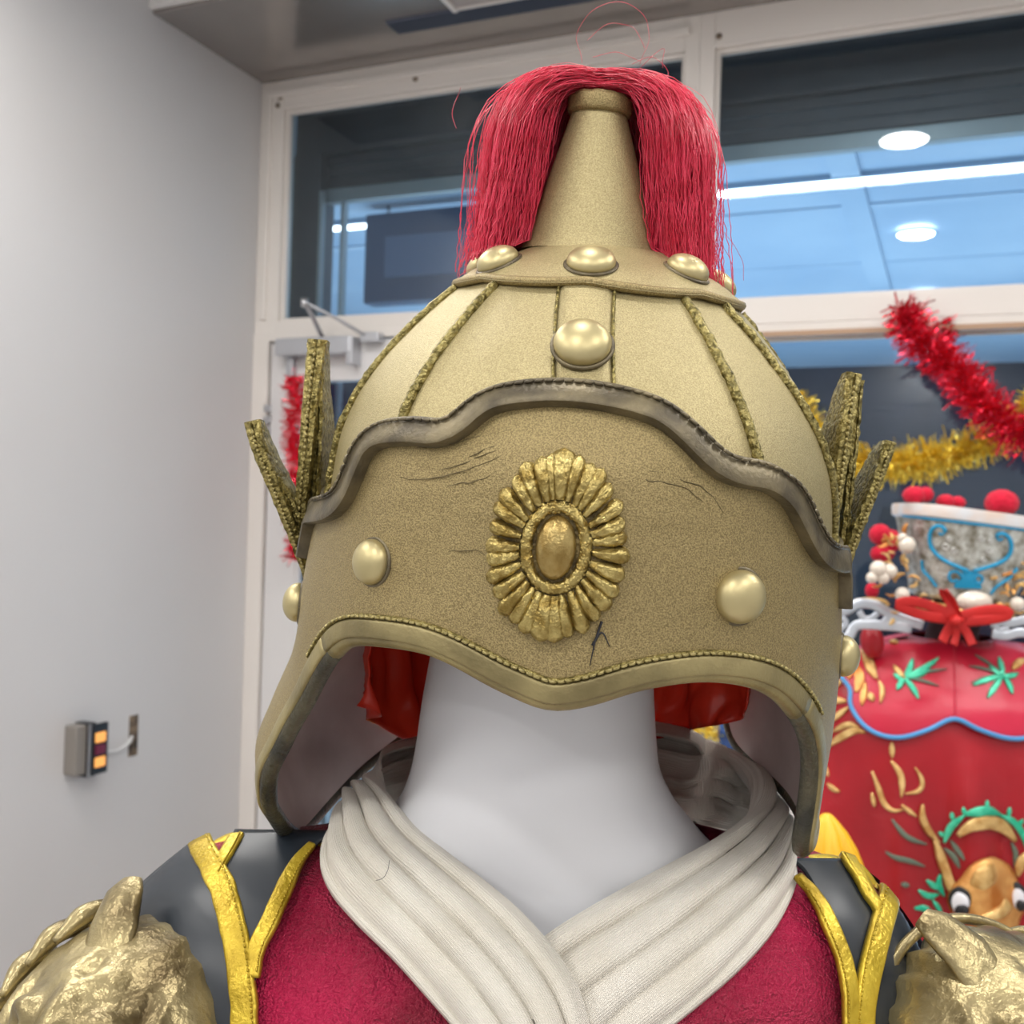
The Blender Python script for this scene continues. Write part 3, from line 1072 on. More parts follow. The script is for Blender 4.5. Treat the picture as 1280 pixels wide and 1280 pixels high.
# cap plate at the top: a ring with slightly lobed lower edge, then the spike
NA = 120
V = []
ringz = []
for i in range(14):
    t = i / 13
    for j in range(NA):
        a = 2 * math.pi * j / NA
        lob = 0.0020 * abs(math.sin(a * 4 + 0.35)) ** 0.8
        z0 = 0.1365 - lob
        z = z0 + (0.159 - z0) * t
        V.append(surf(a, min(z, 0.159), 0.0050 if i else 0.0046))
for j in range(NA):
    V.append(surf(2 * math.pi * j / NA, 0.1365 - 0.0020 * abs(math.sin(2 * math.pi * j / NA * 4 + 0.35)) ** 0.8, -0.001))
F = grid_faces(14, NA, True)
for j in range(NA):
    F.append((14 * NA + j, 14 * NA + (j + 1) % NA, (j + 1) % NA, j))
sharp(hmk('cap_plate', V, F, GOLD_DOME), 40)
P = np.array([surf(a, 0.1372 - 0.0020 * abs(math.sin(a * 4 + 0.35)) ** 0.8, 0.0030) for a in np.linspace(0, 2 * math.pi, 121)])
V, F = tube(P, 0.0024, 8, cap=False)
hmk('cap_edge', V, F, GOLD)
spx = lambda z: -0.0062 - (z - 0.16) * 0.035
V = []
prof = [(0.0360, 0.1570), (0.0352, 0.1595), (0.0340, 0.1610), (0.0290, 0.1780), (0.0240, 0.1950), (0.0190, 0.2120), (0.0140, 0.2290), (0.0132, 0.2320), (0.0100, 0.2322), (0.0095, 0.20)]
pf = resample(prof, 40, smooth=False)
for r_, z in pf:
    for j in range(64):
        a = 2 * math.pi * j / 64
        V.append((r_ * 1.05 * math.sin(a) + spx(z), -r_ * 1.05 * math.cos(a), z))
F = grid_faces(40, 64, True)
sharp(hmk('spike', V, F, GOLD_DOME), 45)
V, F = [], []
an = np.linspace(0, 2 * math.pi, 65)
fl = [(0.0130, 0.2285), (0.0162, 0.2290), (0.0170, 0.2310), (0.0168, 0.2365), (0.0155, 0.2385), (0.0090, 0.2388), (0.0088, 0.230)]
for r_, z in fl:
    for a in an[:-1]:
        wob = 0.0005 * noise.noise(Vector((math.cos(a) * 3, math.sin(a) * 3, z * 300)))
        V.append(((r_ + wob) * math.sin(a) + spx(z), -(r_ + wob) * math.cos(a), z + wob))
hmk('spike_collar', V, grid_faces(len(fl), 64, True), GOLD)


# --- studs
def frame_at(th, z, off):
    p = surf(np.array(th), np.array(z), off)
    n = snorm(np.array(th), np.array(z))
    u = np.cross([0, 0, 1.0], n)
    u /= np.linalg.norm(u)
    return p, u, np.cross(n, u), n


def stud(th, z, r, hgt, off=0.0055, tilt=(0, 0)):
    p, u, v, n = frame_at(th, z, off)
    n = n + u * tilt[0] + v * tilt[1]
    n /= np.linalg.norm(n)
    u = np.cross(v, n)
    u /= np.linalg.norm(u)
    v = np.cross(n, u)
    pr = [(r * 1.06, -0.002), (r * 1.08, 0.0)]
    V = []
    NS = 36
    prf = [(r * 0.90, -0.0015), (r * 0.99, 0.0004), (r, 0.0016)] + [(r * math.cos(a), 0.0016 + (hgt - 0.0016) * math.sin(a)) for a in np.linspace(0.12, 1.5, 12)]
    for rr, h in prf:
        for k in range(NS):
            a = 2 * math.pi * k / NS
            V.append(p + u * rr * math.cos(a) + v * rr * math.sin(a) + n * h)
    V.append(p + n * hgt)
    F = grid_faces(len(prf), NS, True)
    b_ = (len(prf) - 1) * NS
    for k in range(NS):
        F.append((b_ + k, b_ + (k + 1) % NS, len(V) - 1))
    s_ = hmk('stud', V, F, STUDM)
    an_ = np.linspace(0, 2 * math.pi, 33)
    P = np.array([p + u * r * 1.03 * math.cos(a) + v * r * 1.03 * math.sin(a) - n * 0.0003 for a in an_])
    V, F = tube(P, 0.0012, 5, cap=False)
    hmk('stud_seat', V, F, RIM, s_)


stud(-39 * D2R, 0.003, 0.0103, 0.0085)
stud(29.5 * D2R, 0.0065, 0.0116, 0.0100, tilt=(-0.15, 0))
stud(-77 * D2R, -0.040, 0.0105, 0.0095)
stud(72 * D2R, -0.036, 0.0105, 0.0095)
stud(-3.3 * D2R, 0.1065, 0.0127, 0.0095, 0.003)
stud(-5 * D2R, 0.1460, 0.0118, 0.0085, 0.0045)
stud(-52 * D2R, 0.1450, 0.0110, 0.0085, 0.0045)
stud(44 * D2R, 0.1480, 0.0110, 0.0085, 0.0045)
for a_ in (95, 140, -98, -145, 180):
    stud(a_ * D2R, 0.1465, 0.0112, 0.0085, 0.0045)

# --- medallion
MT, MZ = hp(697, 680)


def med(u, v, h):
    u = np.asarray(u, float)
    v = np.asarray(v, float)
    return surf(MT + u / 0.1375, MZ + v, 0.0055 + np.asarray(h, float))


medal = thing('medallion', 'x', 'x', h2w(med(0, 0, 0)))
del medal['label']
del medal['category']
medal.parent = helmet
medal.location = tuple(ROOT[medal] - ROOT[helmet])


def mmk(name, Vh, F, m):
    return mk(name, h2w(np.array(Vh)), F, m, medal)


A_, B_ = 0.0290, 0.0392
V = []
NA = 72
for t in np.linspace(0, 1, 12):
    for j in range(NA):
        a = 2 * math.pi * j / NA
        q = 0.955 + 0.02 * noise.noise(Vector((math.cos(a) * 4, math.sin(a) * 4, 1)))
        h = 0.0030 * (1 - t ** 6) + 0.0006 * noise.noise(Vector((t * 9 * math.cos(a), t * 9 * math.sin(a), 0)))
        V.append(med(A_ * q * t * math.cos(a), B_ * q * t * math.sin(a), h if t < 1 else -0.001))
mmk('medallion_ground', V, grid_faces(12, NA, True), MEDALD)
NP = 31
for k in range(NP):
    a = 2 * math.pi * (k + 0.5 * 0) / NP + math.pi / 2
    jit = rnd.uniform(-0.03, 0.03)
    a += jit
    ca, sa = math.cos(a), math.sin(a)
    # start at the bead ring, end at the rim
    s0 = np.array([0.0142 * ca, 0.0195 * sa])
    s1 = np.array([A_ * ca, B_ * sa]) * rnd.uniform(0.97, 1.03)
    ax = s1 - s0
    L = np.linalg.norm(ax)
    ax /= L
    pr = np.array([-ax[1], ax[0]])
    # petals lean a little, as pressed clay does
    lean = rnd.uniform(-0.08, 0.08) + (0.25 if ca > 0 else -0.25) * (sa > 0) * abs(ca) * 0.6
    wmax = 0.00335 * rnd.uniform(0.88, 1.12)
    if k == 0 or abs(math.sin(a) + 1) < 0.02:
        wmax *= 1.4
    H = 0.0042 * rnd.uniform(0.8, 1.15)
    V = []
    for i in range(13):
        t = i / 12
        w = wmax * (0.50 + 0.62 * math.sin(math.pi * min(1, t * 0.80) * 0.72) ** 1.1) * math.sqrt(max(0.0, 1 - max(0, (t - 0.72) / 0.28) ** 2.2))
        for j in range(9):
            s = -1 + j / 4
            q = s0 + ax * L * t + pr * (w * s + lean * L * t * t * 0.25)
            h = 0.0018 + H * math.sqrt(max(0, 1 - s * s)) * (0.55 + 0.45 * math.sin(math.pi * t)) * math.sqrt(max(0, 1 - max(0, (t - .8) / .2) ** 2))
            h -= 0.0006 * (abs(s) < 0.2) * (t > .2)
            h += 0.0006 * noise.noise(Vector((q[0] * 500, q[1] * 500, k)))
            V.append(med(q[0], q[1], h - (0.0012 if abs(s) == 1 else 0)))
    mmk('petal', V, grid_faces(13, 9), MEDAL)
# bead ring
V, F = [], []
for k in range(230):
    a = rnd.uniform(0, 2 * math.pi)
    q = rnd.uniform(-1, 1)
    rr = 0.0118 + q * 0.0021
    rv = 0.0168 + q * 0.0021
    r_ = rnd.uniform(0.0006, 0.0012)
    c = (rr * math.cos(a), rv * math.sin(a))
    h0 = 0.0042 - 0.0012 * q * q
    b_ = len(V)
    for i in range(4):
        el = math.pi / 2 * i / 3.3
        for j in range(7):
            an_ = 2 * math.pi * j / 7
            V.append(med(c[0] + r_ * math.cos(el) * math.cos(an_), c[1] + r_ * math.cos(el) * math.sin(an_), h0 + r_ * math.sin(el)))
    F += grid_faces(4, 7, True, b_)
    F.append(tuple(b_ + 21 + j for j in range(7)))
o = mmk('granules', V, F, MEDAL)
o['kind'] = 'stuff'
V = []
for i in range(14):
    f_ = math.pi * i / 13
    for j in range(60):
        a = 2 * math.pi * j / 60
        q = 0.0026 * -math.cos(f_)
        V.append(med((0.0118 + q) * math.cos(a), (0.0168 + q) * math.sin(a), 0.0022 + 0.0028 * math.sin(f_) + 0.0006 * noise.noise(Vector((a * 9, q * 900, 0)))))
mmk('bead_ring', V, grid_faces(14, 60, True), MEDAL)
V = []
for t in np.linspace(0, 1, 14):
    for j in range(40):
        a = 2 * math.pi * j / 40
        h = 0.0028 + 0.0055 * math.sqrt(max(0, 1 - t * t))
        V.append(med(0.0080 * t * math.cos(a), 0.0134 * t * math.sin(a), h))
mmk('boss', V, grid_faces(14, 40, True), mat('worn_gold_boss', (0.30, 0.20, 0.06), 0.30, 0.8, (0.46, 0.35, 0.14), 120, bump=0.3, bscale=400))

# brow plate creases: their shade put in as thin dark lines
sc = []
for pts in ([(500, 596), (540, 598), (590, 585), (635, 566)], [(548, 588), (580, 580), (600, 570), (628, 560)], [(560, 606), (600, 600), (622, 588)], [(762, 588), (800, 598), (850, 608), (880, 626)],
            [(740, 572), (780, 580), (830, 590)], [(560, 690), (590, 688), (606, 694)], [(520, 560), (560, 556), (600, 545)], [(850, 600), (880, 612), (905, 640)], [(585, 572), (610, 560), (640, 552)]):
    a = hpl(pts, 0.0055, 30)
    P = surf(a[:, 0], a[:, 1], 0.0056)
    P += np.array([[noise.noise(Vector(p) * 200) * 0.0010 for _ in range(3)] for p in P])
    sc.append(tube(P, np.interp(np.linspace(0, 1, 30), [0, .4, 1], [.0001, .0003, .0001]), 5))
V, F = join(*sc)
o = hmk('leather_crease', V, F, CREASE)
o['kind'] = 'stuff'

# black scuff marks below the medallion
for pts in ([(752, 776), (744, 800), (737, 832)], [(740, 806), (752, 790), (762, 808)], [(748, 790), (742, 804), (743, 812)]):
    a = hpl(pts, 0.0055, 10)
    P = surf(a[:, 0], a[:, 1], 0.0062)
    Nn = snorm(a[:, 0], a[:, 1])
    V, F = ribbon(P, Nn, [(-0.0006, 0), (0, 0.0002), (0.0006, 0)], wscale=np.linspace(1, 0.3, 10))
    hmk('scuff_mark', V, F, INK)


# --- side wings: thick stitched leather plates seen nearly edge-on
def wing_prong(pts, th, dep, name='wing_prong', seam=True, wedge=None):
    """pts: (px,py,depth); plate of thickness th, reaching back by dep(t)"""
    C = resample(np.array([pix(*p) for p in pts]), 40)
    T = np.gradient(C, axis=0)
    T /= np.linalg.norm(T, axis=1)[:, None]
    V = []
    Y = np.array([0, 1.0, 0])
    for i in range(40):
        t = i / 39
        s = np.cross(T[i], Y)
        s /= np.linalg.norm(s)
        h = (th[0] + (th[1] - th[0]) * t) / 2
        d = np.interp(t, [0, .25, .6, .9, 1], dep)
        for (a, b) in ((-1, 0.10), (-0.8, 0.0), (-0.15, -0.0006), (0, 0.0006), (0.15, -0.0006), (0.8, 0.0), (1, 0.10), (1, 0.9), (0.7, 1), (-0.7, 1), (-1, 0.9)):
            rough = noise.noise(Vector(C[i] * 300) + Vector((a * 5, 0, 0))) * 0.0009
            yy = b * d if b > 0.05 else b
            V.append(C[i] + s * (a * h + rough) + Y * (yy + rough))
    F = grid_faces(40, 11, True) + [tuple(range(10, -1, -1)), tuple(39 * 11 + k for k in range(11))]
    o_ = mk(name, f2w(np.array(V)), F, CORD, helmet)
    sharp(o_, 55)
    if seam:
        ss = []
        for i in range(2, 37):
            t0 = C[i] + Y * -0.0012
            t1 = C[i] + (C[i + 1] - C[i]) * 0.7 + Y * -0.0012
            ss.append(tube([t0, (t0 + t1) / 2 - Y * 0.0006, t1], [0.0005, 0.001, 0.0005], 5))
        V, F = join(*ss)
        q = mk('seam_stitches', f2w(np.array(V)), F, STITCH, o_)
        q['kind'] = 'stuff'
    return o_


wing_prong([(384, 716, .575), (374, 660, .565), (381, 570, .555), (388, 490, .555), (396, 424, .56)], (0.006, 0.0105), (.03, .055, .05, .025, .01))
wing_prong([(390, 690, .57), (394, 620, .565), (398, 540, .56), (399, 460, .56), (402, 432, .56)], (0.004, 0.0045), (.03, .05, .045, .02, .01), seam=False)
wing_prong([(385, 722, .575), (366, 670, .56), (342, 610, .55), (322, 560, .545), (314, 526, .545)], (0.006, 0.0085), (.03, .05, .045, .025, .012))
wing_prong([(386, 700, .572), (374, 655, .562), (360, 622, .556), (345, 598, .552)], (0.004, 0.004), (.03, .04, .03, .02, .01), seam=False)
wing_prong([(1034, 740, .575), (1040, 680, .56), (1050, 600, .55), (1060, 530, .55), (1069, 466, .555)], (0.005, 0.0085), (.03, .055, .05, .025, .01))
wing_prong([(1046, 745, .58), (1056, 680, .565), (1064, 600, .56), (1071, 530, .56), (1075, 475, .56)], (0.005, 0.0055), (.03, .05, .045, .02, .01), seam=False)
wing_prong([(1041, 752, .58), (1058, 705, .565), (1078, 650, .56), (1098, 600, .56), (1115, 552, .56)], (0.007, 0.0060), (.03, .05, .045, .025, .012))

# --- plume
def plume(n, sd):
    r = np.random.RandomState(sd)
    M_ = 22
    t = np.linspace(0, 1, M_)
    allV = []
    nb = 260
    ba = r.uniform(-math.pi, math.pi, nb)
    bR = 0.028 + 0.022 * r.uniform(0, 1, nb) ** 0.7
    bp = r.uniform(0, 6.28, nb)
    zt_ = 0.2400
    for k in range(n):
        while True:
            q = r.randint(nb)
            a = ba[q] + r.normal(0, 0.05)
            a = (a + math.pi) % (2 * math.pi) - math.pi
            if abs(a) > 1.0:
                break
        R = bR[q] + r.normal(0, 0.003)
        if r.rand() < 0.05:
            R += r.uniform(0, 0.012)
        x0, y0 = r.normal(0, 0.005, 2)
        ztop = zt_ + r.uniform(0.0, 0.009)
        zend = 0.150 - (R - 0.028) * 0.55 + r.normal(0, 0.005)
        # umbrella curve: out over the collar, then straight down
        s = np.clip(t / 0.36, 0, 1)
        rad = R * np.sin(s * math.pi / 2) ** 0.95 * (1 + 0.20 * t)
        arch = ztop + 0.0045 * np.sin(s * math.pi) - R * 0.80 * s ** 1.9
        zend = max(min(zend, arch[8] - 0.02), float(np.interp(R * 1.2, [.049, .065, .079, .095], [.156, .149, .137, .122])))
        z = np.where(t < 0.36, arch, 0)
        za = ztop - R * 0.80
        z = np.where(t >= 0.36, za + (zend - za) * ((t - 0.36) / 0.64) ** 0.95, z)
        ph = bp[q] + r.normal(0, 0.5)
        am = 0.0005 * r.uniform(.4, 1.5)
        x = x0 * (1 - t) + rad * math.sin(a) + am * np.sin(60 * t + ph) + 0.0015 * np.sin(4 * t + ph)
        y = y0 * (1 - t) - rad * math.cos(a) + am * np.cos(66 * t + ph)
        P = np.stack([x, y, z], 1)
        rr = np.hypot(P[:, 0], P[:, 1])
        need = np.where(P[:, 2] < 0.160, np.interp(P[:, 2], [0.08, 0.10, 0.12, 0.135, 0.147, 0.154, 0.160], [.126, .112, .095, .079, .065, .049, .040]),
                        np.interp(P[:, 2], [0.160, 0.228, 0.2388, 0.2392], [0.036, 0.0165, 0.0175, 0.0]))
        sc_ = np.maximum(1, (need + 0.001) / np.maximum(rr, 1e-4))
        P[:, 0] *= sc_
        P[:, 1] *= sc_
        P[:, 0] += spx(P[:, 2])
        w = 0.00024 * r.uniform(0.6, 1.3)
        T = np.gradient(P, axis=0)
        T /= np.linalg.norm(T, axis=1)[:, None] + 1e-9
        u = np.cross(T, [math.cos(a), math.sin(a), 0.2])
        u /= np.linalg.norm(u, axis=1)[:, None] + 1e-9
        v = np.cross(T, u)
        for c_, s_ in ((1, 0), (-.5, .866), (-.5, -.866)):
            allV.append(P + u * (w * c_) + v * (w * s_))
    A = np.array(allV).reshape(n, 3, M_, 3).transpose(0, 2, 1, 3).reshape(-1, 3)
    i, m_, k = np.meshgrid(np.arange(n), np.arange(M_ - 1), np.arange(3), indexing='ij')
    b_ = i * M_ * 3
    f = np.stack([b_ + m_ * 3 + k, b_ + m_ * 3 + (k + 1) % 3, b_ + (m_ + 1) * 3 + (k + 1) % 3, b_ + (m_ + 1) * 3 + k], -1).reshape(-1, 4)
    return A, f


A, f = plume(8500, 3)
o = hmk('plume', A, f.tolist(), HAIR)
o['kind'] = 'stuff'
o['label'] = 'long red fibre plume spilling from the spike tip'
# stray loops above the plume
ss = []
for pts in ([(728, 78), (722, 45), (735, 18), (765, 3), (800, 12), (812, 45), (800, 80)], [(790, 80), (818, 70), (835, 92), (826, 110), (845, 128)], [(740, 72), (770, 66), (800, 76)],
            [(650, 110), (625, 120), (612, 150)], [(800, 85), (830, 60), (828, 85)], [(735, 50), (760, 30), (790, 34), (806, 60)], [(575, 110), (566, 140), (572, 160)],
            [(600, 330), (575, 345), (560, 372)], [(898, 300), (915, 330), (918, 365)], [(905, 290), (925, 320), (930, 350)], [(890, 300), (908, 345), (905, 375)]):
    P = resample(np.array([pix(x, y, 0.565) for x, y in pts]), 30)
    P += np.array([[noise.noise(Vector(p) * 90) * 0.0014 for _ in range(3)] for p in P])
    ss.append(tube(P, 0.00013, 4))
V, F = join(*ss)
o = mk('stray_hairs', f2w(np.array(V)), F, HAIR, helmet)
o['kind'] = 'stuff'

# ------------------------------------------------------------------ mannequin
MX, MY = 0.020, 0.600


def fig(name, V, F, m, parent=None, **k):
    return mk(name, f2w(np.array(V)), F, m, parent, **k)


rows = [(0.06, .024, .60, .030, .030, .035), (0.045, .024, .60, .050, .050, .055), (0.02, .024, .60, .0605, .060, .066), (-0.07, .020, .595, .0625, .063, .068), (-.116, .018, .592, .0665, .066, .072),
        (-.138, .018, .592, .0690, .068, .078), (-.158, .020, .594, .076, .068, .080), (-.178, .022, .600, .090, .070, .078),
        (-.20, .022, .606, .112, .072, .075), (-.23, .022, .610, .15, .076, .07), (-.28, .022, .61, .18, .09, .09), (-.40, .022, .60, .165, .105, .09),
        (-.62, .022, .60, .13, .095, .09), (-.80, .022, .60, .165, .11, .11), (-.95, .022, .60, .16, .10, .10)]
Vt, nr = loft(rows, 72, 2.15, 6)
n0 = (nr - 1) * 72
Fm = grid_faces(nr, 72, True) + [tuple(n0 + k for k in range(72)), tuple(range(71, -1, -1))]
man = thing('mannequin', 'white plastic mannequin with a bare neck wearing the gold helmet', 'mannequin', f2w([MX, MY, -EYE]))
fig('torso', Vt, Fm, NECKM, man)
V, F = tube([(MX, MY, -.94), (MX, MY, -EYE + 0.02)], 0.016, 16)
fig('support_pole', V, F, STEEL, man)
V, F = tube([(MX, MY, -EYE + 0.02), (MX, MY, -EYE + 0.012), (MX, MY, -EYE)], [0.10, 0.15, 0.15], 40)
fig('base_plate', V, F, STEEL, man)

# red plastic sheet stuffed in the helmet behind the neck
V = []
na, nz = 170, 44
for i in range(nz):
    t = i / (nz - 1)
    for j in range(na):
        u = j / (na - 1)
        adeg = -97 - 156 * u                 # round the back, image left to image right
        a = math.radians(adeg)
        cr = noise.noise(Vector((u * 8, t * 1.5, 3.1)))
        cr2 = abs(noise.noise(Vector((u * 20, t * 5 + 9, 1.7))))
        zbot = float(np.interp(u, [0, .06, .22, .4, .6, .8, .93, 1], [-.112, -.126, -.158, -.162, -.155, -.138, -.112, -.096])) + 0.006 * noise.noise(Vector((u * 9, 0, 8)))
        z = zbot + (0.03 - zbot) * t
        r_ = min(float(RB(z)), 0.137) - 0.010 - 0.012 * abs(cr) - 0.010 * cr2 - 0.006 * (1 - t) * (1 + math.sin(u * 44 + 5 * cr + t * 3)) - .03 * max(0, t - .7)
        V.append((r_ * math.sin(a), -r_ * math.cos(a) * 1.05, z))
bagV = h2w(np.array(V))
o = mk('plastic_sheet', bagV, grid_faces(nz, na), REDBAG)
tag(o, 'crumpled red plastic sheet stuffed inside the helmet behind the white neck', 'plastic sheet')
sm = o.modifiers.new('thick', 'SOLIDIFY')
sm.thickness = 0.0006

# ------------------------------------------------------------------ robe (crushed magenta satin)
RROWS = [(-.174, .022, .612, .078, .052, .040), (-.182, .022, .610, .120, .047, .022), (-.190, .020, .608, .163, .048, .016), (-.199, .017, .605, .188, .060, .022), (-.214, .014, .603, .206, .079, .030),
         (-.240, .012, .602, .226, .097, .045), (-.275, .012, .600, .237, .108, .065), (-.34, .015, .600, .225, .120, .10), (-.50, .018, .60, .195, .115, .10),
         (-.66, .02, .60, .175, .105, .10), (-.85, .02, .60, .225, .13, .13), (-1.2, .02, .60, .27, .16, .16), (-1.49, .02, .60, .30, .19, .19)]
Vr, nrr = loft(RROWS, 160, 2.5, 9)
for i, p in enumerate(Vr):
    d = noise.noise(Vector((p[0] * 16, p[1] * 16, p[2] * 10))) * 0.004 + noise.noise(Vector((p[0] * 40, p[1] * 40, p[2] * 22))) * 0.0016
    if p[2] < -.8:
        d += 0.018 * math.sin(math.atan2(p[1] - .6, p[0]) * 16) * min(1, (-.8 - p[2]) / .3)
    n_ = np.array([p[0] - .02, p[1] - .6, 0])
    Vr[i] = p + n_ / (np.linalg.norm(n_) + 1e-6) * d
Vr[:, 2] -= np.clip(Vr[:, 1] - .600, 0, 1) * .5 * np.clip((Vr[:, 2] + .45) / .15, 0, 1) * np.clip((np.abs(Vr[:, 0] - .02) - .05) / .06, 0, 1)
Fr = grid_faces(nrr, 160, True)
robe_bvh = BVHTree.FromPolygons([tuple(v) for v in Vr], Fr)


def keep(f):
    c = Vr[list(f)].mean(0)
    if c[2] > -.176:
        return False
    if c[1] < .6 and abs(c[0] - .035) < 0.012 + max(0, (c[2] + .252)) * 1.15:
        return False
    return True


robe = thing('robe', 'crushed magenta satin robe worn by the mannequin under the black vest', 'robe', f2w([MX, MY, -1.49]))
fig('robe_body', Vr, [f for f in Fr if keep(f)], SATIN, robe)


def onb(bvh, px, py, off=0.0, fd=0.60):
    d = raydir(px, py)
    d = d / np.linalg.norm(d)
    hit = bvh.ray_cast(Vector((0, 0, 0)), Vector(d))
    if hit[0] is None:
        q = pix(px, py, fd)
        hit = bvh.find_nearest(Vector(q))
        p, n = np.array(hit[0]), np.array(hit[1])
        p = q * 0.6 + p * 0.4
    else:
        p, n = np.array(hit[0]), np.array(hit[1])
    if np.dot(n, d) > 0:
        n = -n
    return p + n * off, n


def smooth_rows(A, it=2):
    for _ in range(it):
        B = A.copy()
        B[1:-1] = (A[:-2] + A[2:] + 2 * A[1:-1]) / 4
        A = B
    return A


def patch(bvh, e1, e2, nu, nv, off, fd=0.60):
    E1 = resample(np.array(e1, float), nv)
    E2 = resample(np.array(e2, float), nv)
    V = np.zeros((nv, nu, 3))
    for i in range(nv):
        for j in range(nu):
            q = E1[i] + (E2[i] - E1[i]) * j / (nu - 1)
            V[i, j] = onb(bvh, q[0], q[1], off, fd)[0]
    V = smooth_rows(V)
    V = smooth_rows(V.transpose(1, 0, 2)).transpose(1, 0, 2)
    return V.reshape(-1, 3), grid_faces(nv, nu)


def strap_on(bvh, path, w, h, off, n=60, fd=0.60, ws=None, ripple=0.0):
    Q = resample(np.array(path, float), n)
    P, N_ = zip(*[onb(bvh, x, y, off, fd) for x, y in Q])
    P = smooth_rows(np.array(P), 6)
    N_ = smooth_rows(np.array(N_), 12)
    if ripple:
        P = P + np.array([[noise.noise(Vector(p) * 120) * ripple for _ in range(3)] for p in P])
    wsc = None if ws is None else np.interp(np.linspace(0, 1, n), np.linspace(0, 1, len(ws)), ws)
    return ribbon(P, N_, strip_prof(w, h, 8, -0.002), wscale=wsc)


# ------------------------------------------------------------------ black vest with yellow trims
vest = thing('vest', 'blue-black leatherette shoulder vest edged with shiny yellow satin trims', 'vest', f2w([MX, MY, -.60]))
pieces = [
    ([(250, 1064), (200, 1105), (158, 1146), (138, 1180), (120, 1250), (115, 1320)], [(262, 1066), (290, 1120), (306, 1170), (316, 1220), (322, 1270), (325, 1330)]),
    ([(298, 1052), (284, 1080), (268, 1108), (296, 1150), (312, 1200), (322, 1250)], [(425, 1052), (400, 1066), (372, 1105), (350, 1150), (330, 1195), (324, 1250)]),
    ([(1118, 1108), (1135, 1125), (1168, 1152), (1195, 1185), (1205, 1250), (1205, 1330)], [(1102, 1108), (1094, 1140), (1082, 1180), (1070, 1220), (1064, 1270), (1062, 1330)]),
    ([(1052, 1084), (1070, 1115), (1088, 1148), (1078, 1190), (1066, 1230), (1058, 1260)], [(985, 1082), (1004, 1100), (1024, 1140), (1040, 1180), (1050, 1220), (1056, 1260)]),
]
for e1, e2 in pieces:
    V, F = patch(robe_bvh, e1, e2, 22, 36, 0.006)
    o = fig('shoulder_panel', V, F, BLACK, vest)
    md = o.modifiers.new('thick', 'SOLIDIFY')
    md.thickness = 0.002
# back of the vest
Vb = Vr.copy()
c_ = np.array([.02, .6, 0])
dv = Vb - c_
dv[:, 2] = 0
Vb += dv / (np.linalg.norm(dv, axis=1)[:, None] + 1e-9) * 0.008
Fb = [f for f in Fr if Vb[list(f)][:, 1].mean() > .605 and -.62 < Vb[list(f)][:, 2].mean() < -.20]
fig('back_panel', Vb, Fb, BLACK, vest)
trims = [
    ([(256, 1066), (272, 1094), (288, 1128), (300, 1170), (309, 1215), (313, 1260), (315, 1310)], .0135, .0016, None, 'front_trim'),
    ([(300, 1060), (288, 1082), (274, 1106)], .0090, .0015, [1, 1, .8], 'short_trim'),
    ([(394, 1068), (374, 1092), (358, 1125), (342, 1160), (328, 1190), (321, 1225)], .0095, .0015, [.5, 1, 1, .9], 'inner_trim'),
    ([(148, 1148), (156, 1166), (164, 1186), (168, 1205)], .0085, .0015, None, 'arm_trim'),
    ([(1104, 1112), (1098, 1135), (1088, 1170), (1078, 1210), (1068, 1250), (1064, 1310)], .0125, .0016, None, 'front_trim'),
    ([(1052, 1085), (1066, 1110), (1082, 1138), (1088, 1150)], .0095, .0015, [1, 1, .8], 'short_trim'),
    ([(992, 1108), (1012, 1130), (1028, 1160), (1042, 1200), (1050, 1240), (1052, 1290)], .0095, .0015, [.6, 1, 1, 1], 'inner_trim'),
]
for path, w, h, ws, nm in trims:
    V, F = strap_on(robe_bvh, path, w, h, 0.0085, ws=ws, ripple=0.0004)
    o = fig(nm, V, F, PIPING, vest)
    # stitched edge
    Q = resample(np.array(path, float), 40)
    ss = []
    P = [onb(robe_bvh, x, y, 0.0115)[0] for x, y in Q]
    P = smooth_rows(np.array(P), 6)
    for i in range(1, 38):
        t_ = P[i + 1] - P[i]
        sd = np.cross(t_, [0, -1, 0.3])
        sd /= np.linalg.norm(sd)
        q = P[i] - sd * w * 0.36 * (1 if path[0][0] < 640 else -1)
        ss.append(tube([q, q + t_ * .35 + np.array([0, -.0005, 0]), q + t_ * .62], .0005, 4))
    V, F = join(*ss)
    q = fig('edge_stitches', V, F, PIPING, o)
    q['kind'] = 'stuff'
# rolled piping along the shoulder ridge (round the neck)
for pts, rd in (([(430, 1046, .575), (395, 1052, .580), (350, 1056, .590), (315, 1052, .597), (290, 1051, .60), (266, 1062, .60), (250, 1074, .60)], .0048),
                ([(975, 1078, .585), (1010, 1076, .590), (1042, 1078, .597), (1068, 1085, .60), (1082, 1100, .60), (1095, 1116, .598), (1104, 1126, .596)], .0048)):
    P = resample(np.array([pix(*p) for p in pts]), 60)
    P += np.array([[noise.noise(Vector(p) * 60) * 0.0012 for _ in range(3)] for p in P])
    V, F = tube(P, [rd * (1 + .25 * noise.noise(Vector(p) * 50)) for p in P], 12, flat=0.8)
    fig('neck_piping', V, F, PIPING, vest)

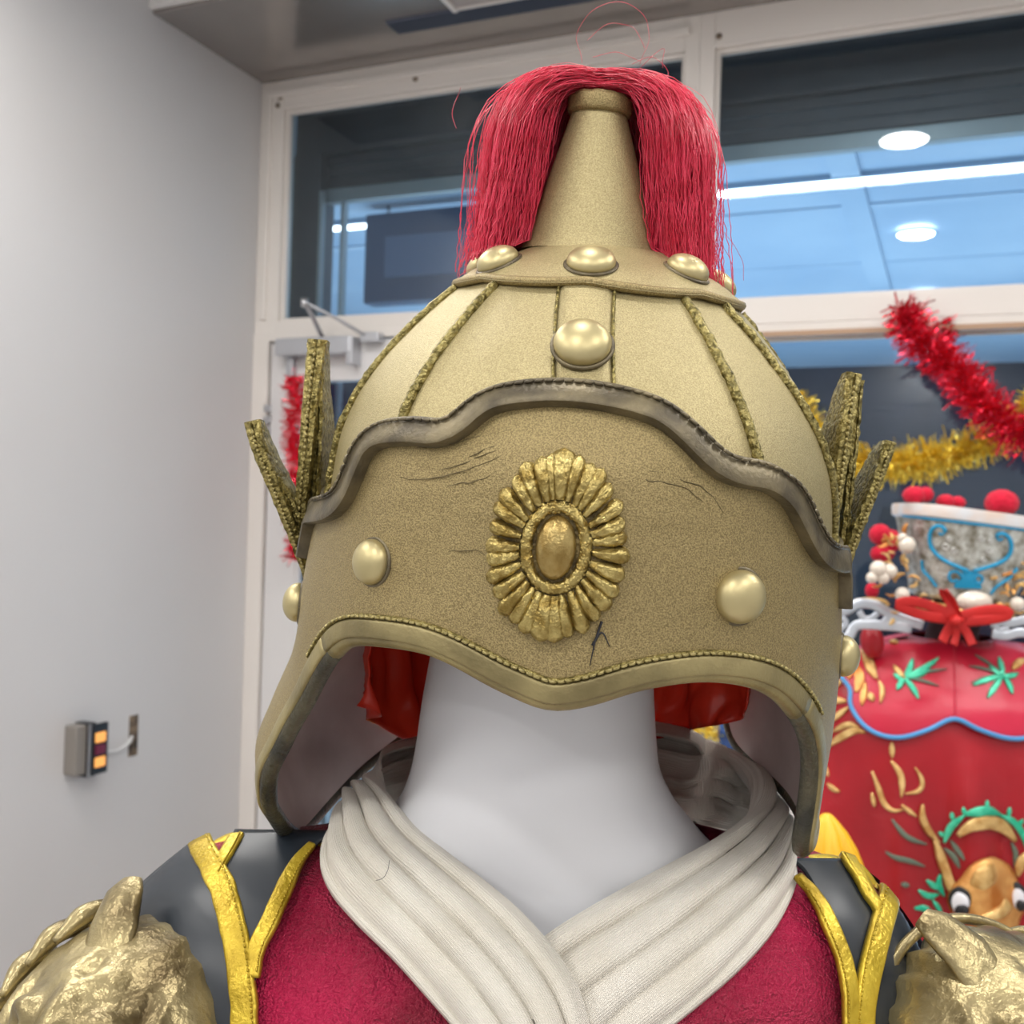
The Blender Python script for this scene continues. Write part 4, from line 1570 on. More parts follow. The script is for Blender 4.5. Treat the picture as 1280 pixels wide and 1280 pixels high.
# ------------------------------------------------------------------ cream gauze collar, left front lapped over right
def collar_piece(name, A, B, folds, sgn, seedv, nmid=0.012, gapA=0.010):
    NS_, NW = 220, 64
    def edge3(E_, gap):
        q = resample(np.array(E_, float), NS_)
        d = q[:, 2].copy()
        for i in range(NS_):
            r_ = raydir(q[i, 0], q[i, 1])
            L = np.linalg.norm(r_)
            h_ = robe_bvh.ray_cast(Vector((0, 0, 0)), Vector(r_ / L))
            if h_[0] is not None:
                d[i] = min(d[i], h_[3] / L - gap)
        tgt = d.copy()
        for k_ in range(5):
            for _ in range(60):
                d[1:-1] = (d[:-2] + 2 * d[1:-1] + d[2:]) / 4
            if k_ < 4:
                d = np.minimum(d, tgt)
        return np.array([pix(q[i, 0], q[i, 1], d[i]) for i in range(NS_)])
    A_ = edge3(A, gapA)
    B_ = edge3(B, gapA - 0.004)
    T = np.gradient((A_ + B_) / 2, axis=0)
    T /= np.linalg.norm(T, axis=1)[:, None]
    W_ = B_ - A_
    N_ = np.cross(T, W_)
    N_ /= np.linalg.norm(N_, axis=1)[:, None]
    ctr = np.array([.02, .60, 0])
    for i in range(NS_):
        m_ = (A_[i] + B_[i]) / 2
        o_ = m_ - np.array([.02, .62, m_[2] + 0.05])
        if np.dot(N_[i], o_) < 0:
            N_[i] = -N_[i]
    N_ = smooth_rows(N_, 20)
    V, uv = [], []
    for i in range(NS_):
        s = i / (NS_ - 1)
        for j in range(NW):
            v = -0.14 + 1.14 * j / (NW - 1)      # negative: rolled over the inside
            if v < 0:
                p = A_[i] + W_[i] * (-v * 1.4) - N_[i] * (0.006 * min(1, -v * 25) ** 0.5 + .001)
            else:
                w = v + 0.025 * noise.noise(Vector((s * 5, seedv, 0)))
                h = 0.0
                for fc, fw, fh in folds:
                    fcs = fc + 0.045 * noise.noise(Vector((s * 3.2 + fc * 9, seedv, 2)))
                    d = (w - fcs) / fw
                    h += fh * math.exp(-d * d)              # ridge
                    h -= fh * 0.85 * math.exp(-((d - 1.1) / 0.28) ** 2)    # sharp crease below it
                h += 0.0014 * noise.noise(Vector((s * 9, w * 7, seedv)))
                edge = min(1.0, v * 12) ** .5 * min(1.0, (1 - v) * 16) ** .5
                p = A_[i] + W_[i] * v + N_[i] * ((nmid * math.sin(math.pi * v) + h) * edge + 0.0)
                if v > 0.985:
                    p = p - N_[i] * 0.003
            V.append(p)
            uv.append((s, v))
    o = fig(name, np.array(V), grid_faces(NS_, NW), COLLAR, coll, uv=uv)
    md = o.modifiers.new('thick', 'SOLIDIFY')
    md.thickness = 0.0018
    md.offset = 0
    return o


coll = thing('collar', 'cream gauze crossed collar folded in soft pleats around the white neck', 'collar', f2w([MX, .55, -.27]))
collar_piece('collar_wing',
             [(660, 905, .70), (740, 903, .705), (800, 905, .70), (862, 918, .69), (915, 938, .665), (950, 965, .635), (950, 1000, .60), (925, 1028, .578), (885, 1055, .56), (820, 1090, .540), (750, 1128, .526), (690, 1165, .516), (640, 1205, .509), (600, 1245, .505)],
             [(660, 1010, .715), (740, 1015, .72), (810, 1022, .72), (880, 1032, .71), (945, 1045, .69), (985, 1060, .655), (996, 1090, .620), (990, 1120, .595), (965, 1165, .570), (925, 1210, .550), (880, 1250, .536), (830, 1290, .525), (790, 1320, .518), (750, 1350, .512)],
             [(0.10, .10, .0044), (0.36, .10, .0046), (0.60, .09, .0042), (0.84, .08, .0034)], 1, 5.0, 0.008, 0.008)
collar_piece('collar_wing',
             [(700, 905, .70), (640, 908, .705), (570, 918, .70), (515, 930, .685), (480, 945, .655), (470, 970, .615), (490, 1000, .580), (520, 1035, .556), (560, 1068, .538), (605, 1102, .522), (650, 1140, .508), (690, 1185, .499), (722, 1235, .492), (740, 1300, .486)],
             [(700, 1010, .715), (640, 1015, .72), (560, 1018, .72), (490, 1018, .705), (440, 1022, .68), (412, 1035, .645), (400, 1072, .610), (412, 1110, .588), (445, 1150, .568), (490, 1195, .550), (530, 1240, .537), (565, 1280, .528), (600, 1320, .520), (630, 1360, .513)],
             [(0.09, .09, .0046), (0.33, .10, .0048), (0.57, .09, .0044), (0.82, .09, .0036)], -1, 9.0, 0.009, 0.020)
# small white bonding strip under the lap
V, F = patch(BVHTree.FromPolygons([tuple(pix(*p)) for p in ((600, 1120, .503), (900, 1120, .523), (900, 1340, .508), (600, 1340, .488))], [(0, 1, 2, 3)]),
             [(722, 1206), (735, 1235), (742, 1262), (745, 1290)], [(730, 1204), (752, 1222), (768, 1255), (775, 1290)], 6, 10, 0.002)
fig('interfacing_tab', V, F, mat('white_interfacing', (0.8, 0.8, 0.82), 0.6), coll)


# ------------------------------------------------------------------ pauldrons
def pauldron(sx, label):
    """sx=-1 image left, +1 image right"""
    C = pix(136, 1352, .518) if sx < 0 else pix(1264, 1362, .524)
    th = thing('pauldron', label, 'pauldron', f2w(C + [0, 0, -.12]))
    V = []
    NU, NV = 96, 110
    # out: local frame, n0 points up-outwards-forward
    nf = np.array([0.28 * sx, -0.80, 0.45])
    nf /= np.linalg.norm(nf)
    uu = np.cross(nf, [0, 0, 1.0])
    uu /= np.linalg.norm(uu)
    uu *= 1 if uu[0] > 0 else -1
    vv = np.cross(nf, uu)
    vv *= 1 if vv[2] > 0 else -1
    blobs = [  # u, v, su, sv, height (u across, v up), a growling lion mask
        (0.0, .25, .12, .28, .22), (-.30, .30, .16, .10, .16), (.30, .30, .16, .10, .16), (-.30, .14, .09, .08, .10), (.30, .14, .09, .08, .10),
        (-.34, .23, .05, .04, -.10), (.34, .23, .05, .04, -.10), (0, -.08, .17, .10, .20), (-.15, -.16, .10, .07, .12), (.15, -.16, .10, .07, .12),
        (-.45, -.10, .12, .16, .08), (.45, -.10, .12, .16, .08), (0, -.36, .22, .06, -.10), (0, -.50, .25, .08, .10), (-.18, .52, .12, .12, .07), (.18, .52, .12, .12, .07),
        (-.60, .30, .05, .20, .05), (.60, .30, .05, .20, .05), (-.52, .42, .04, .14, -.05), (.52, .42, .04, .14, -.05), (0, .62, .05, .12, -.05)]
    for i in range(NV):
        r = i / (NV - 1)
        el = r * math.radians(100)
        for j in range(NU):
            a = 2 * math.pi * j / NU
            lu, lv = math.sin(el) * math.cos(a), math.sin(el) * math.sin(a)
            h = 0.0
            for bu, bv, su, sv, bh in blobs:
                h += bh * math.exp(-((lu - bu) / su) ** 2 - ((lv - bv) / sv) ** 2)
            h += 0.03 * math.sin(a * 26 + 4 * r) * max(0, r - .62) * 2.2 + 0.012 * noise.noise(Vector((lu * 7, lv * 7, 2)))
            R = 1 + h * 1.15
            V.append(C + (uu * lu * .068 + vv * lv * .077 + nf * math.cos(el) * .052) * R)
    F = grid_faces(NV, NU, True)
    fig('mask_plate', V, F, PAUL, th)
    # rim bead
    P = [C + uu * math.sin(math.radians(99)) * math.cos(a) * .073 + vv * math.sin(math.radians(99)) * math.sin(a) * .083 + nf * math.cos(math.radians(99)) * .045
         for a in np.linspace(0, 2 * math.pi, 80)]
    V, F = tube(P, .003, 8, cap=False)
    fig('rim_bead', V, F, PAUL, th)
    # ears and curling mane locks
    q3 = lambda el, a, k=1.0: C + (uu * math.sin(el) * math.cos(a) * .070 + vv * math.sin(el) * math.sin(a) * .080 + nf * math.cos(el) * .052) * k
    for deg, ln in ((96 if sx < 0 else 114, .016), (180 if sx < 0 else 20, .020)):
        a = math.radians(deg)
        e0 = q3(.85, a, .84)
        e1 = q3(1.30, a, 1.0) + (uu * math.cos(a) + vv * math.sin(a)) * ln + nf * .003
        sd = (-uu * math.sin(a) + vv * math.cos(a))
        V, F = tube([e0, e0 + (e1 - e0) * .45 + nf * .004, e0 + (e1 - e0) * .85 + nf * .003 + sd * .003, e1 + sd * .004], [.014, .0135, .0105, .0065], 14, flat=.42, up=nf)
        sharp(fig('ear', V, F, PAUL, th), 60)
    for k in range(11):
        a = math.radians(90 - sx * (30 + k * 15))
        P = resample(np.array([q3(math.radians(58), a + .12, 1.04), q3(math.radians(74), a - .02, 1.07), q3(math.radians(90), a - .10, 1.06), q3(math.radians(104), a + .03, 1.05)]), 20)
        V, F = tube(P, np.interp(np.linspace(0, 1, 20), [0, .3, .8, 1], [.002, .0055, .0050, .0015]), 10)
        fig('mane_lock', V, F, PAUL, th)
    return th


pauldron(-1, 'antique gold lion-mask shoulder guard at the lower left corner of the photo')
pauldron(1, 'antique gold lion-mask shoulder guard at the lower right, in front of the red robe')

# ------------------------------------------------------------------ second costume: red embroidered robe, cape and headdress
D2 = 1.95
zf = lambda py: float(pix(1192, py, D2)[2])
CX2 = float(pix(1192, 900, D2)[0])
K2 = D2 / FPX
R2 = [(-1.50, CX2, D2 + .02, .34, .20, .20), (-1.1, CX2, D2 + .02, .33, .19, .19), (zf(1280), CX2, D2, .30, .17, .16), (zf(1120), CX2, D2, .285, .165, .15), (zf(1000), CX2, D2, .265, .155, .14),
      (zf(930), CX2, D2, .255, .145, .13), (zf(880), CX2, D2, .245, .13, .12), (zf(845), CX2, D2 + .01, .222, .105, .10), (zf(822), CX2, D2 + .015, .175, .085, .085), (zf(806), CX2, D2 + .02, .115, .07, .07),
      (zf(798), CX2, D2 + .02, .07, .055, .055)]
V2r, n2 = loft(R2, 150, 2.4, 8)
for i, p in enumerate(V2r):
    w_ = np.clip((zf(900) - p[2]) / .2, 0, 1)
    a = math.atan2(p[1] - D2, p[0] - CX2)
    d = w_ * (0.014 * math.sin(a * 9 + 4 * p[2]) + 0.012 * noise.noise(Vector((a * 3, p[2] * 2.5, 4)))) + 0.004 * noise.noise(Vector((p[0] * 14, p[1] * 14, p[2] * 9)))
    n_ = np.array([p[0] - CX2, p[1] - D2, 0])
    V2r[i] = p + n_ / (np.linalg.norm(n_) + 1e-6) * d
F2r = grid_faces(n2, 150, True)
bvh2 = BVHTree.FromPolygons([tuple(v) for v in V2r], F2r)
rb2 = thing('embroidered_robe', 'red ceremonial robe with gold dragon embroidery hanging behind on a stand', 'robe', f2w([CX2, D2, -1.5]))
fig('robe_body', V2r, F2r, REDROBE, rb2)


def strokes(paths, m, name, parent, bvh=None, off=0.002, h=0.0025, kind=None):
    for path, w in paths:
        V, F = strap_on(bvh or bvh2, [tuple(p) for p in path], w * K2, h, off, n=18, fd=D2, ws=[.35, 1, 1, .3])
        fig(name, V, F, m, parent)


def zt(l, ox, oy, k=.2343):
    return [(ox + x * k, oy + y * k) for x, y in l]


z6 = lambda l: zt(l, 1000, 760)
z7 = lambda l: zt(l, 960, 1000, .25)
# gold tendrils on the sleeve and the robe front
for path, w in (([(490, 715), (492, 800)], 6), ([(485, 815), (535, 880), (545, 960), (540, 1010)], 7), ([(385, 870), (425, 970), (445, 1040), (500, 1090), (550, 1075)], 6),
                ([(612, 850), (650, 910), (640, 975), (560, 990)], 5), ([(385, 985), (400, 1060)], 5), ([(150, 935), (180, 965), (215, 978)], 6), ([(135, 830), (155, 900)], 4),
                ([(540, 1050), (590, 1090), (620, 1110)], 5), ([(120, 440), (180, 425), (235, 380)], 9), ([(110, 500), (170, 490), (250, 500)], 9),
                ([(125, 600), (150, 660), (160, 750)], 8), ([(160, 610), (210, 570), (260, 530)], 7), ([(150, 740), (220, 690), (300, 650), (350, 665)], 9), ([(180, 660), (260, 620), (320, 640)], 7)):
    strokes([(z6(path), w)], GOLDTH, 'gold_tendril', rb2)
# dragon mask
def blob(e1, e2, m, name, off=0.004, bvh=None, nu=10, nv=22, puff=0.006):
    V, F = patch(bvh or bvh2, e1, e2, nu, nv, off, D2)
    V = V.reshape(nv, nu, 3)
    for i in range(nv):
        for j in range(nu):
            V[i, j] += np.array([0, -1, 0]) * puff * (math.sin(math.pi * i / (nv - 1)) * math.sin(math.pi * j / (nu - 1))) ** .5
    o = fig(name, V.reshape(-1, 3), F, m, rb2 if bvh is None else cape)
    md = o.modifiers.new('thick', 'SOLIDIFY')
    md.thickness = 0.002
    return o


blob(z7([(1100, 285), (1030, 305), (990, 350), (960, 410), (905, 440), (890, 490), (925, 570), (1000, 620), (1050, 650), (1120, 700), (1170, 745)]),
     z7([(1110, 285), (1180, 310), (1225, 350), (1250, 420), (1290, 450), (1300, 500), (1270, 560), (1250, 600), (1240, 650), (1225, 700), (1200, 750)]), ORTH, 'dragon_face', .005, puff=.014)
blob(z7([(1040, 330), (1020, 370), (1015, 410), (1040, 440)]), z7([(1090, 310), (1110, 350), (1110, 390), (1070, 440)]), GOLDTH, 'forehead_patch', .012)
blob(z7([(1130, 470), (1120, 510), (1060, 560), (1010, 590)]), z7([(1230, 480), (1190, 530), (1110, 580), (1040, 620)]), GOLDTH, 'cheek_patch', .016)
blob(z7([(1150, 690), (1120, 740), (1180, 800), (1290, 840)]), z7([(1240, 690), (1260, 740), (1290, 770), (1330, 800)]), ORTH, 'dragon_jaw', .005)
for cx, cy in ((968, 500), (1240, 478)):
    e = lambda r1, r2, dx=0, dy=0: ([(cx + dx - r1 * math.sin(a), cy + dy - r2 * math.cos(a)) for a in np.linspace(0.05, math.pi - .05, 9)], [(cx + dx + r1 * math.sin(a), cy + dy - r2 * math.cos(a)) for a in np.linspace(0.05, math.pi - .05, 9)])
    a, b = e(56, 62, -4, -14)
    blob(z7(a), z7(b), BLACKTH, 'eye_lash', .014, nu=8, nv=12, puff=.003)
    a, b = e(42, 48)
    blob(z7(a), z7(b), WHITETH, 'eye_white', .018, nu=8, nv=12, puff=.004)
    a, b = e(28, 22, 14, 30)
    blob(z7(a), z7(b), BLACKTH, 'pupil', .024, nu=8, nv=12, puff=.004)
strokes([(z7([(955, 175), (1010, 125), (1090, 105), (1170, 130), (1235, 200)]), 16)], GOLDTH, 'gold_arch', rb2, off=.004, h=.006)
strokes([(z7([(985, 70), (1040, 58), (1090, 50), (1150, 70)]), 11)], GREENTH, 'green_arch', rb2, off=.005, h=.004)
strokes([(z7([(880, 210), (910, 140), (985, 75)]), 8), (z7([(1140, 70), (1220, 100), (1275, 170), (1290, 240)]), 8)], GREENTH, 'green_arch_end', rb2, off=.004, h=.004)
strokes([(z7([(x0, y0), (x1, y1)]), 5) for x0, y0, x1, y1 in ((1090, 45, 1092, 0), (985, 75, 978, 35), (925, 100, 920, 60), (1200, 80, 1208, 35), (1250, 130, 1275, 95), (880, 180, 850, 160))], GREENTH, 'arch_spike', rb2)
strokes([(z7([(825, 195), (850, 260), (880, 340), (935, 420)]), 11), (z7([(768, 20), (765, 90), (800, 160), (850, 210)]), 8), (z7([(1290, 260), (1260, 320), (1250, 380)]), 10),
         (z7([(870, 330), (900, 400), (925, 470)]), 9)], GOLDTH, 'gold_horn', rb2, off=.004, h=.005)
strokes([(z7([(620, 95), (660, 150), (700, 190), (790, 220)]), 6), (z7([(590, 258), (640, 290), (700, 300), (780, 330)]), 6), (z7([(665, 420), (705, 425)]), 6), (z7([(880, 240), (930, 280), (960, 340)]), 7),
         (z7([(915, 200), (950, 250), (985, 300)]), 6), (z7([(1215, 210), (1240, 270), (1230, 330)]), 6)], GREYTH, 'grey_green_wisp', rb2)
strokes([(z7([(750, 450), (800, 480), (850, 470)]), 7), (z7([(730, 540), (780, 540), (825, 570)]), 7), (z7([(790, 400), (830, 430), (870, 440)]), 7), (z7([(820, 500), (850, 540), (865, 580)]), 6),
         (z7([(1240, 750), (1280, 680), (1310, 640)]), 8), (z7([(860, 370), (850, 420), (880, 480)]), 7)], GREENTH, 'green_mane_wisp', rb2)

# cape on the shoulders
cape = thing('cloud_cape', 'crimson scalloped shoulder cape with blue piped edge on the red robe', 'cape', f2w([CX2, D2, zf(925)]))
Vc = V2r.copy()
dv = Vc - np.array([CX2, D2, 0])
dv[:, 2] = 0
Vc += dv / (np.linalg.norm(dv, axis=1)[:, None] + 1e-9) * 0.012
Vc[:, 2] += 0.003
bvhc = BVHTree.FromPolygons([tuple(v) for v in Vc], F2r)
low = [(1040, 815), (1046, 838), (1056, 852), (1063, 862), (1062, 878), (1070, 895), (1085, 911), (1106, 920), (1130, 921), (1162, 911), (1192, 898), (1222, 911), (1256, 922), (1282, 922), (1305, 910), (1322, 890), (1322, 870), (1334, 855), (1345, 838), (1350, 815)]
top_ = [(1060, 812), (1075, 808), (1090, 804), (1105, 802), (1115, 801), (1125, 800), (1138, 800), (1150, 800), (1160, 800), (1175, 800), (1192, 801), (1208, 800), (1225, 800), (1235, 800), (1248, 800), (1260, 801), (1280, 802), (1295, 804), (1310, 808), (1325, 812)]
NQ = 90
E1 = resample(np.array(top_, float), NQ)
E2 = resample(np.array(low, float), NQ)
V = np.zeros((NQ, 26, 3))
for i in range(NQ):
    for j in range(26):
        q = E1[i] + (E2[i] - E1[i]) * j / 25
        V[i, j] = onb(bvhc, q[0], q[1], 0.0, D2)[0]
V = smooth_rows(V, 1)
V = smooth_rows(V.transpose(1, 0, 2), 1).transpose(1, 0, 2)
o = fig('cape_cloth', V.reshape(-1, 3), grid_faces(NQ, 26), CAPE, cape)
md = o.modifiers.new('thick', 'SOLIDIFY')
md.thickness = 0.004
Vf, Ff = tube(V[:, 25] + [0, -.002, 0], .0042, 8)
fig('blue_piping', Vf, Ff, BLUETRIM, cape)
Vf, Ff = tube(np.array([onb(bvhc, 1193 + (y - 800) * .01, y, .001, D2)[0] for y in np.linspace(803, 898, 20)]), .0022, 6)
fig('centre_seam', Vf, Ff, CAPE, cape)
# back half of the cape
Fb = [f for f in F2r if Vc[list(f)][:, 1].mean() > D2 + .01 and Vc[list(f)][:, 2].mean() > zf(905)]
fig('cape_back', Vc, Fb, CAPE, cape)
for c, ends in (((1130, 848), [(1173, 823), (1162, 837), (1148, 874), (1121, 863), (1117, 843), (1141, 824)]), ((1253, 845), [(1216, 857), (1234, 873), (1265, 868), (1236, 833), (1272, 842), (1248, 822)])):
    strokes([([c, ((c[0] + e_[0]) / 2 + 1, (c[1] + e_[1]) / 2 + (2 if e_[1] < c[1] else -2)), e_], 7) for e_ in ends], GREENTH, 'green_leaf_sprig', cape, bvhc, .002, .003)
for c, ends in (((1130, 848), [(1183, 837), (1173, 858), (1170, 830)]), ((1253, 845), [(1218, 819), (1211, 833), (1214, 854)])):
    strokes([([c, ((c[0] + e_[0]) / 2, (c[1] + e_[1]) / 2 - 2), e_], 4) for e_ in ends], GREYTH, 'grey_leaf_sprig', cape, bvhc, .002, .002)
strokes([(z6([(330, 230), (360, 270), (380, 330), (410, 380)]), 12), (z6([(420, 390), (440, 440), (430, 510)]), 6), (z6([(370, 455), (390, 500)]), 8), (z6([(500, 310), (530, 350), (560, 380)]), 7),
         (z6([(480, 185), (525, 190)]), 6), (z6([(1130, 330), (1170, 290), (1195, 280)]), 9)], GOLDTH, 'gold_spray', cape, bvhc, .002, .005)
strokes([(z6([(240, 300), (270, 340), (260, 380)]), 8), (z6([(300, 300), (320, 380), (300, 450)]), 12), (z6([(350, 400), (340, 460), (330, 520)]), 8)], ORTH, 'orange_spray', cape, bvhc, .001, .003)

# dress form that carries robe and headdress
df = thing('dress_form', 'dark display stand carrying the red robe and silver headdress', 'display stand', f2w([CX2, D2 + .02, -EYE]))
nk = [(zf(830), CX2, D2 + .02, .06, .05, .05), (zf(800), CX2, D2 + .02, .048, .045, .045), (zf(760), CX2 + .01, D2 + .02, .045, .045, .045), (zf(735), CX2 + .012, D2 + .02, .06, .06, .06), (zf(700), CX2 + .015, D2 + .02, .05, .05, .05)]
Vn, nn_ = loft(nk, 32, 2, 4)
fig('neck', Vn, grid_faces(nn_, 32, True) + [tuple((nn_ - 1) * 32 + k for k in range(32))], mat('dark_form_cloth', (0.04, 0.015, 0.02), 0.8), df)
V, F = join(tube([(CX2, D2 + .02, zf(830)), (CX2, D2 + .02, -EYE + .02)], .018, 14), tube([(CX2, D2 + .02, -EYE + .02), (CX2, D2 + .02, -EYE)], .16, 32))
fig('pole', V, F, DEVB, df)

# headdress
HD = 1.90
KH = HD / FPX
hd = thing('headdress', 'silver and blue opera headdress with crimson pompoms, pearls and a red bow', 'headdress', f2w(pix(1206, 770, HD)))
hc = pix(1206, 700, HD)
rollh = math.radians(6.0)


def hloc(x, y, z):
    """headdress frame (metres around its centre) -> figure frame, leaning clockwise"""
    return np.array([hc[0] + x * math.cos(rollh) + z * math.sin(rollh), hc[1] + y, hc[2] - x * math.sin(rollh) + z * math.cos(rollh)])


def hring(py, hwpx, dep, e=3.4, n=80):
    z = (700 - py) * KH
    return [hloc(x, y, z) for x, y in superring(0, 0.0, hwpx * KH, hwpx * KH * dep, hwpx * KH * dep, n, e)]


V = []
prof = [(752, 50), (748, 56), (742, 58), (735, 59), (720, 64), (700, 70), (680, 76), (662, 81), (655, 83)]
for py, hw in prof:
    V += hring(py, hw, .85)
Vh = np.array(V)
Fh = grid_faces(len(prof), 80, True)
fig('hat_body', Vh, Fh, HATS, hd)
bvhh = BVHTree.FromPolygons([tuple(v) for v in Vh], Fh)
V = []
rimp = [(656, 83), (654, 87), (645, 88.5), (640, 88), (640, 80), (650, 78)]
for py, hw in rimp:
    V += hring(py, hw, .86)
sharp(fig('hat_rim', np.array(V), grid_faces(len(rimp), 80, True), HATRIM, hd), 40)
V = hring(646, 79, .86)
fig('hat_top', np.array(V), [tuple(range(80))], HATS, hd)
z8 = lambda l: zt(l, 980, 560, .2344)


def htube(path, r, m, name, off=.002, n=26):
    Q = resample(np.array(path, float), n)
    P = smooth_rows(np.array([onb(bvhh, x, y, off, HD)[0] for x, y in Q]), 2)
    V, F = tube(P, r, 7)
    return V, F


for V, F in ([htube(z8(p), r_, None, '') for p, r_ in (
    ([(640, 360), (800, 378), (1000, 402), (1160, 420), (1290, 436)], .0028),
    ([(862, 445), (850, 415), (815, 412), (785, 440), (778, 490), (795, 545), (850, 595), (930, 635), (980, 655)], .0036),
    ([(862, 445), (840, 462), (825, 450)], .002),
    ([(1130, 470), (1150, 450), (1185, 462), (1208, 500), (1205, 560), (1160, 605), (1090, 632), (1010, 655)], .0036),
    ([(1130, 470), (1145, 492), (1165, 480)], .002),
    ([(740, 600), (745, 650), (780, 690), (815, 740)], .0028),
    ([(1240, 640), (1200, 690), (1130, 740), (1100, 780)], .0028),
    ([(950, 690), (925, 660), (890, 660), (878, 690), (900, 712), (925, 700)], .0026),
    ([(1010, 700), (1030, 675), (1055, 690), (1050, 715), (1025, 720)], .0026))]):
    fig('blue_scrollwork', V, F, BLUEENAMEL, hd)
Vp, Fp = patch(bvhh, z8([(945, 650), (950, 690), (905, 720), (905, 745)]), z8([(1035, 655), (1020, 700), (1050, 720), (1050, 748)]), 8, 10, .003, HD)
fig('blue_lotus_plate', Vp, Fp, BLUEENAMEL, hd)
cu = []
for (cx, cy, r_) in ((860, 520, 22), (880, 480, 15), (905, 540, 18), (1050, 480, 18), (1090, 540, 20), (1060, 590, 14), (1100, 490, 14), (890, 590, 14)):
    cu.append(htube(z8([(cx + r_ * (1 - t / 9) * math.cos(t), cy + r_ * (1 - t / 9) * math.sin(t)) for t in np.linspace(0, 6.5, 10)]), .0015, None, ''))
V, F = join(*cu)
fig('silver_scrollwork', V, F, mat('silver_wire', (0.75, 0.76, 0.74), 0.3, 0.7), hd)['kind'] = 'stuff'


def fuzz(c, r, m, name, parent, sq=(1, 1, 1)):
    bm = bmesh.new()
    bmesh.ops.create_icosphere(bm, subdivisions=4, radius=1)
    V = []
    for v in bm.verts:
        p = np.array(v.co)
        q = p * r * (1 + .06 * noise.noise(v.co * 6 + Vector(c) * 30)) * np.array(sq)
        V.append(np.array(c) + q)
    F = [[w.index for w in f.verts] for f in bm.faces]
    bm.free()
    return fig(name, np.array(V), F, m, parent)


for x, y, r_, sq in ((1143, 619, .0205, (1.0, 1, .8)), (1157, 618, .014, (1, 1, 1)), (1182, 627, .0165, (1, 1, .8)), (1197, 628, .014, (1, 1, .8)), (1252, 629, .029, (1, 1, .85)),
                    (1100, 668, .019, (1, 1, 1)), (1112, 676, .021, (1, 1, 1)), (1098, 692, .014, (1, 1, 1)), (1090, 738, .012, (1, 1, 1.2)), (1106, 690, .018, (1, 1, 1))):
    fuzz(pix(x, y, HD - .02 if y > 640 else HD - .03), r_, POM, 'pompom', hd, sq)
for x, y, r_ in ((1134, 681, .0145), (1098, 711, .0145), (1104, 722, .011), (1112, 714, .013), (1128, 743, .0125), (1272, 755, .0125), (1128, 672, .008), (1090, 722, .010)):
    fuzz(pix(x, y, HD - .10), r_, PEARL, 'pearl', hd)
rn = random.Random(4)
for side, (x0, x1) in ((0, (1100, 1160)), (1, (1245, 1285))):
    for k in range(30):
        x, y = rn.uniform(x0, x1), rn.uniform(660 if side == 0 else 700, 768)
        if side == 0 and x > 1125 + (y - 640) * .25:
            x -= 20
        a = rn.uniform(0, 6.28)
        L = rn.uniform(8, 18)
        P = resample(np.array([pix(x + L * t * math.cos(a + t), y + L * t * math.sin(a + t), HD - .075 - .01 * t) for t in (0, .35, .7, 1)]), 12)
        V, F = tube(P, np.interp(np.linspace(0, 1, 12), [0, .5, 1], [.002, .0048, .002]), 8, flat=.6)
        fig('gold_filigree_leaf', V, F, GOLDTH if k % 3 else ORTH, hd)
# silver cloud plates either side
def cloud(curves, nm, m):
    ss = []
    for pts, r_ in curves:
        P = resample(np.array([pix(x, y, HD - .08) for x, y in pts]), 30)
        ss.append(tube(P, r_ * KH, 10, flat=.28, up=(0, 1, 0)))
    V, F = join(*ss)
    fig(nm, V, F, m, hd)


cloud([(z8([(225, 900), (260, 870), (330, 865), (400, 830), (480, 835), (540, 870), (600, 900), (660, 920), (740, 945)]), 6.5), (z8([(225, 900), (245, 960), (290, 1000), (320, 1030), (350, 1000), (380, 950), (440, 940), (520, 945), (600, 950), (680, 965)]), 6.5),
       (z8([(310, 900), (330, 930), (310, 960), (290, 940)]), 3.5), (z8([(400, 870), (430, 910), (470, 905), (500, 880)]), 4), (z8([(560, 900), (540, 930), (600, 925)]), 5)], 'silver_cloud_plate', SILV)
cloud([(z8([(1100, 935), (1160, 925), (1220, 930), (1290, 915), (1360, 900)]), 6), (z8([(1110, 990), (1180, 1000), (1250, 985), (1330, 985)]), 6), (z8([(1130, 950), (1150, 975), (1200, 960)]), 4)], 'silver_cloud_plate', SILV)
cloud([(z8([(380, 815), (450, 805), (530, 815), (560, 840)]), 2.2)], 'gold_plate_edge', GOLDTH)
# hat band with stones under the crown
V = []
bandp = [(768, 46), (766, 60), (752, 61), (750, 50)]
for py, hw in bandp:
    V += hring(py + 6, hw, .85)
fig('hat_band', np.array(V), grid_faces(len(bandp), 80, True), GOLDTH, hd)
fuzz(pix(1218, 752, HD - .11), .026, PEARL, 'pearl', hd, (1.2, .6, .7))
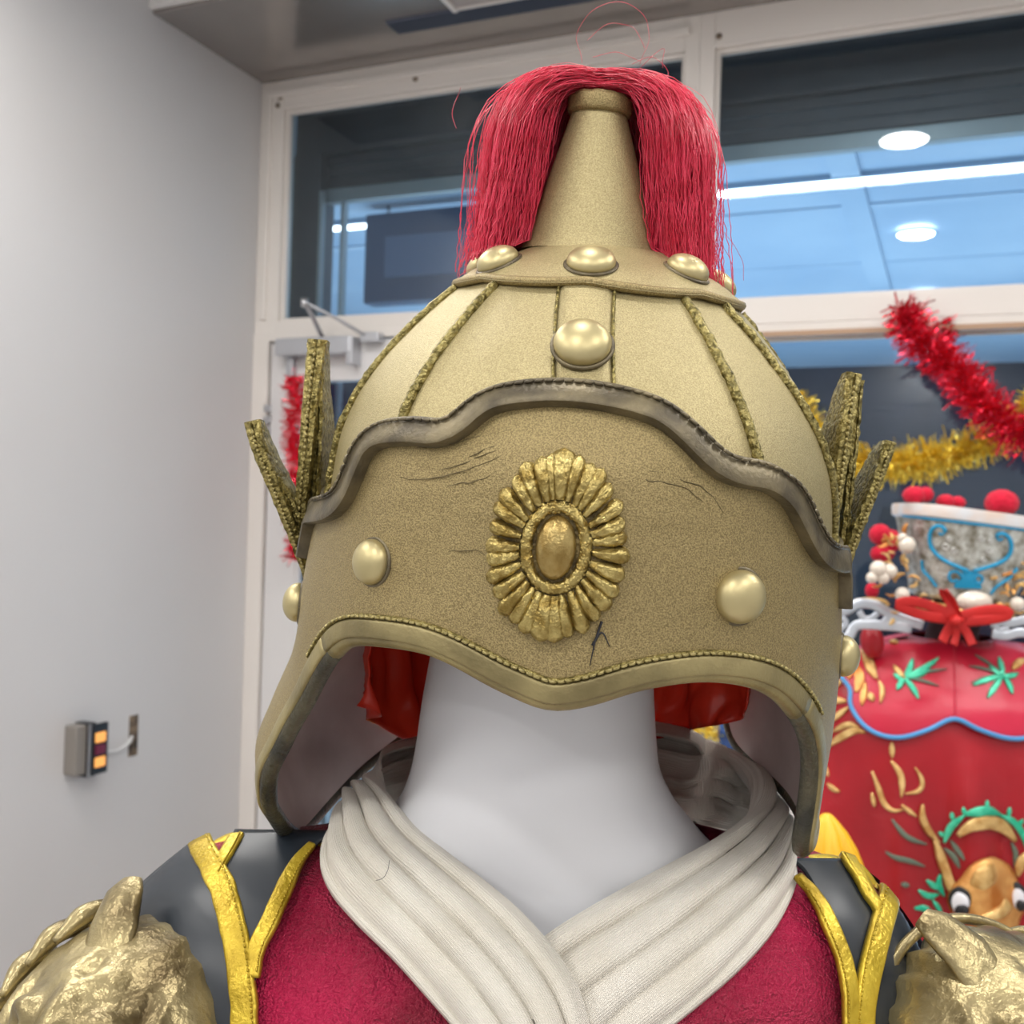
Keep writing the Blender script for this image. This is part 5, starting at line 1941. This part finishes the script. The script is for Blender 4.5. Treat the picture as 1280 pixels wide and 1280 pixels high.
# bow
bow = []
for pts, w in (([(1195, 772), (1170, 760), (1140, 752), (1122, 756), (1150, 768), (1195, 776)], 5), ([(1195, 772), (1225, 764), (1250, 762), (1262, 768), (1240, 774), (1200, 778)], 5),
               ([(1194, 770), (1186, 750), (1178, 738), (1190, 748), (1199, 770)], 5), ([(1192, 776), (1184, 790), (1178, 802)], 5), ([(1198, 778), (1208, 790), (1216, 806)], 4.5), ([(1194, 780), (1195, 795), (1192, 806)], 4)):
    P = resample(np.array([pix(x, y, HD - .135 + .004 * math.sin(i_ * 1.7)) for i_, (x, y) in enumerate(pts)]), 30)
    bow.append(tube(P, w * 1.2 * KH, 8, flat=.14, up=(0, 1, 0)))
bow.append(tube([pix(1188, 776, HD - .14), pix(1195, 776, HD - .145), pix(1203, 776, HD - .14)], [.006, .011, .006], 12))
V, F = join(*bow)
fig('red_bow', V, F, RIBR, hd)

# small red tassel bundle between headdress and cape
V, F = tube(resample(np.array([pix(x, y, HD) for x, y in ((1088, 782), (1090, 800), (1092, 822))]), 10), [.008, .014, .018, .020, .021, .021, .020, .018, .014, .01], 14)
fig('red_tuft', V, F, REDROBE, hd)

# yellow draped garment peak behind the shoulder
DY = 1.30
yc = pix(1030, 1018, DY)
V = []
rows_y = [(1016, 2), (1019, 7), (1026, 14), (1038, 24), (1055, 34), (1075, 42), (1110, 52), (1180, 66), (1300, 84)]
KY = DY / FPX
zr = [(float(pix(1030, py, DY)[2]), hw * KY) for py, hw in rows_y] + [(-1.0, .16), (-1.51, .24)]
NYA = 72
for z, hw in zr:
    for k in range(NYA):
        a = 2 * math.pi * k / NYA
        q = 1 + .10 * math.sin(a * 6 + z * 3) * min(1, hw / .03) + .05 * math.sin(a * 13)
        V.append((yc[0] + .004 + hw * q * math.cos(a), yc[1] + hw * q * .9 * math.sin(a), z))
o = fig('draped_cloth', np.array(V), grid_faces(len(zr), NYA, True), YELC)
tag(o, 'golden yellow satin cloth draped over a peaked stand behind the right shoulder', 'cloth')

P = resample(np.array([pix(x, y, .5) for x, y in ((488, 1072), (486, 1084), (480, 1094), (471, 1097))]), 14)
V, F = tube(P + [0, -.004, 0], .00012, 4)
fig('stray_hair', V, F, BLACKTH, coll)
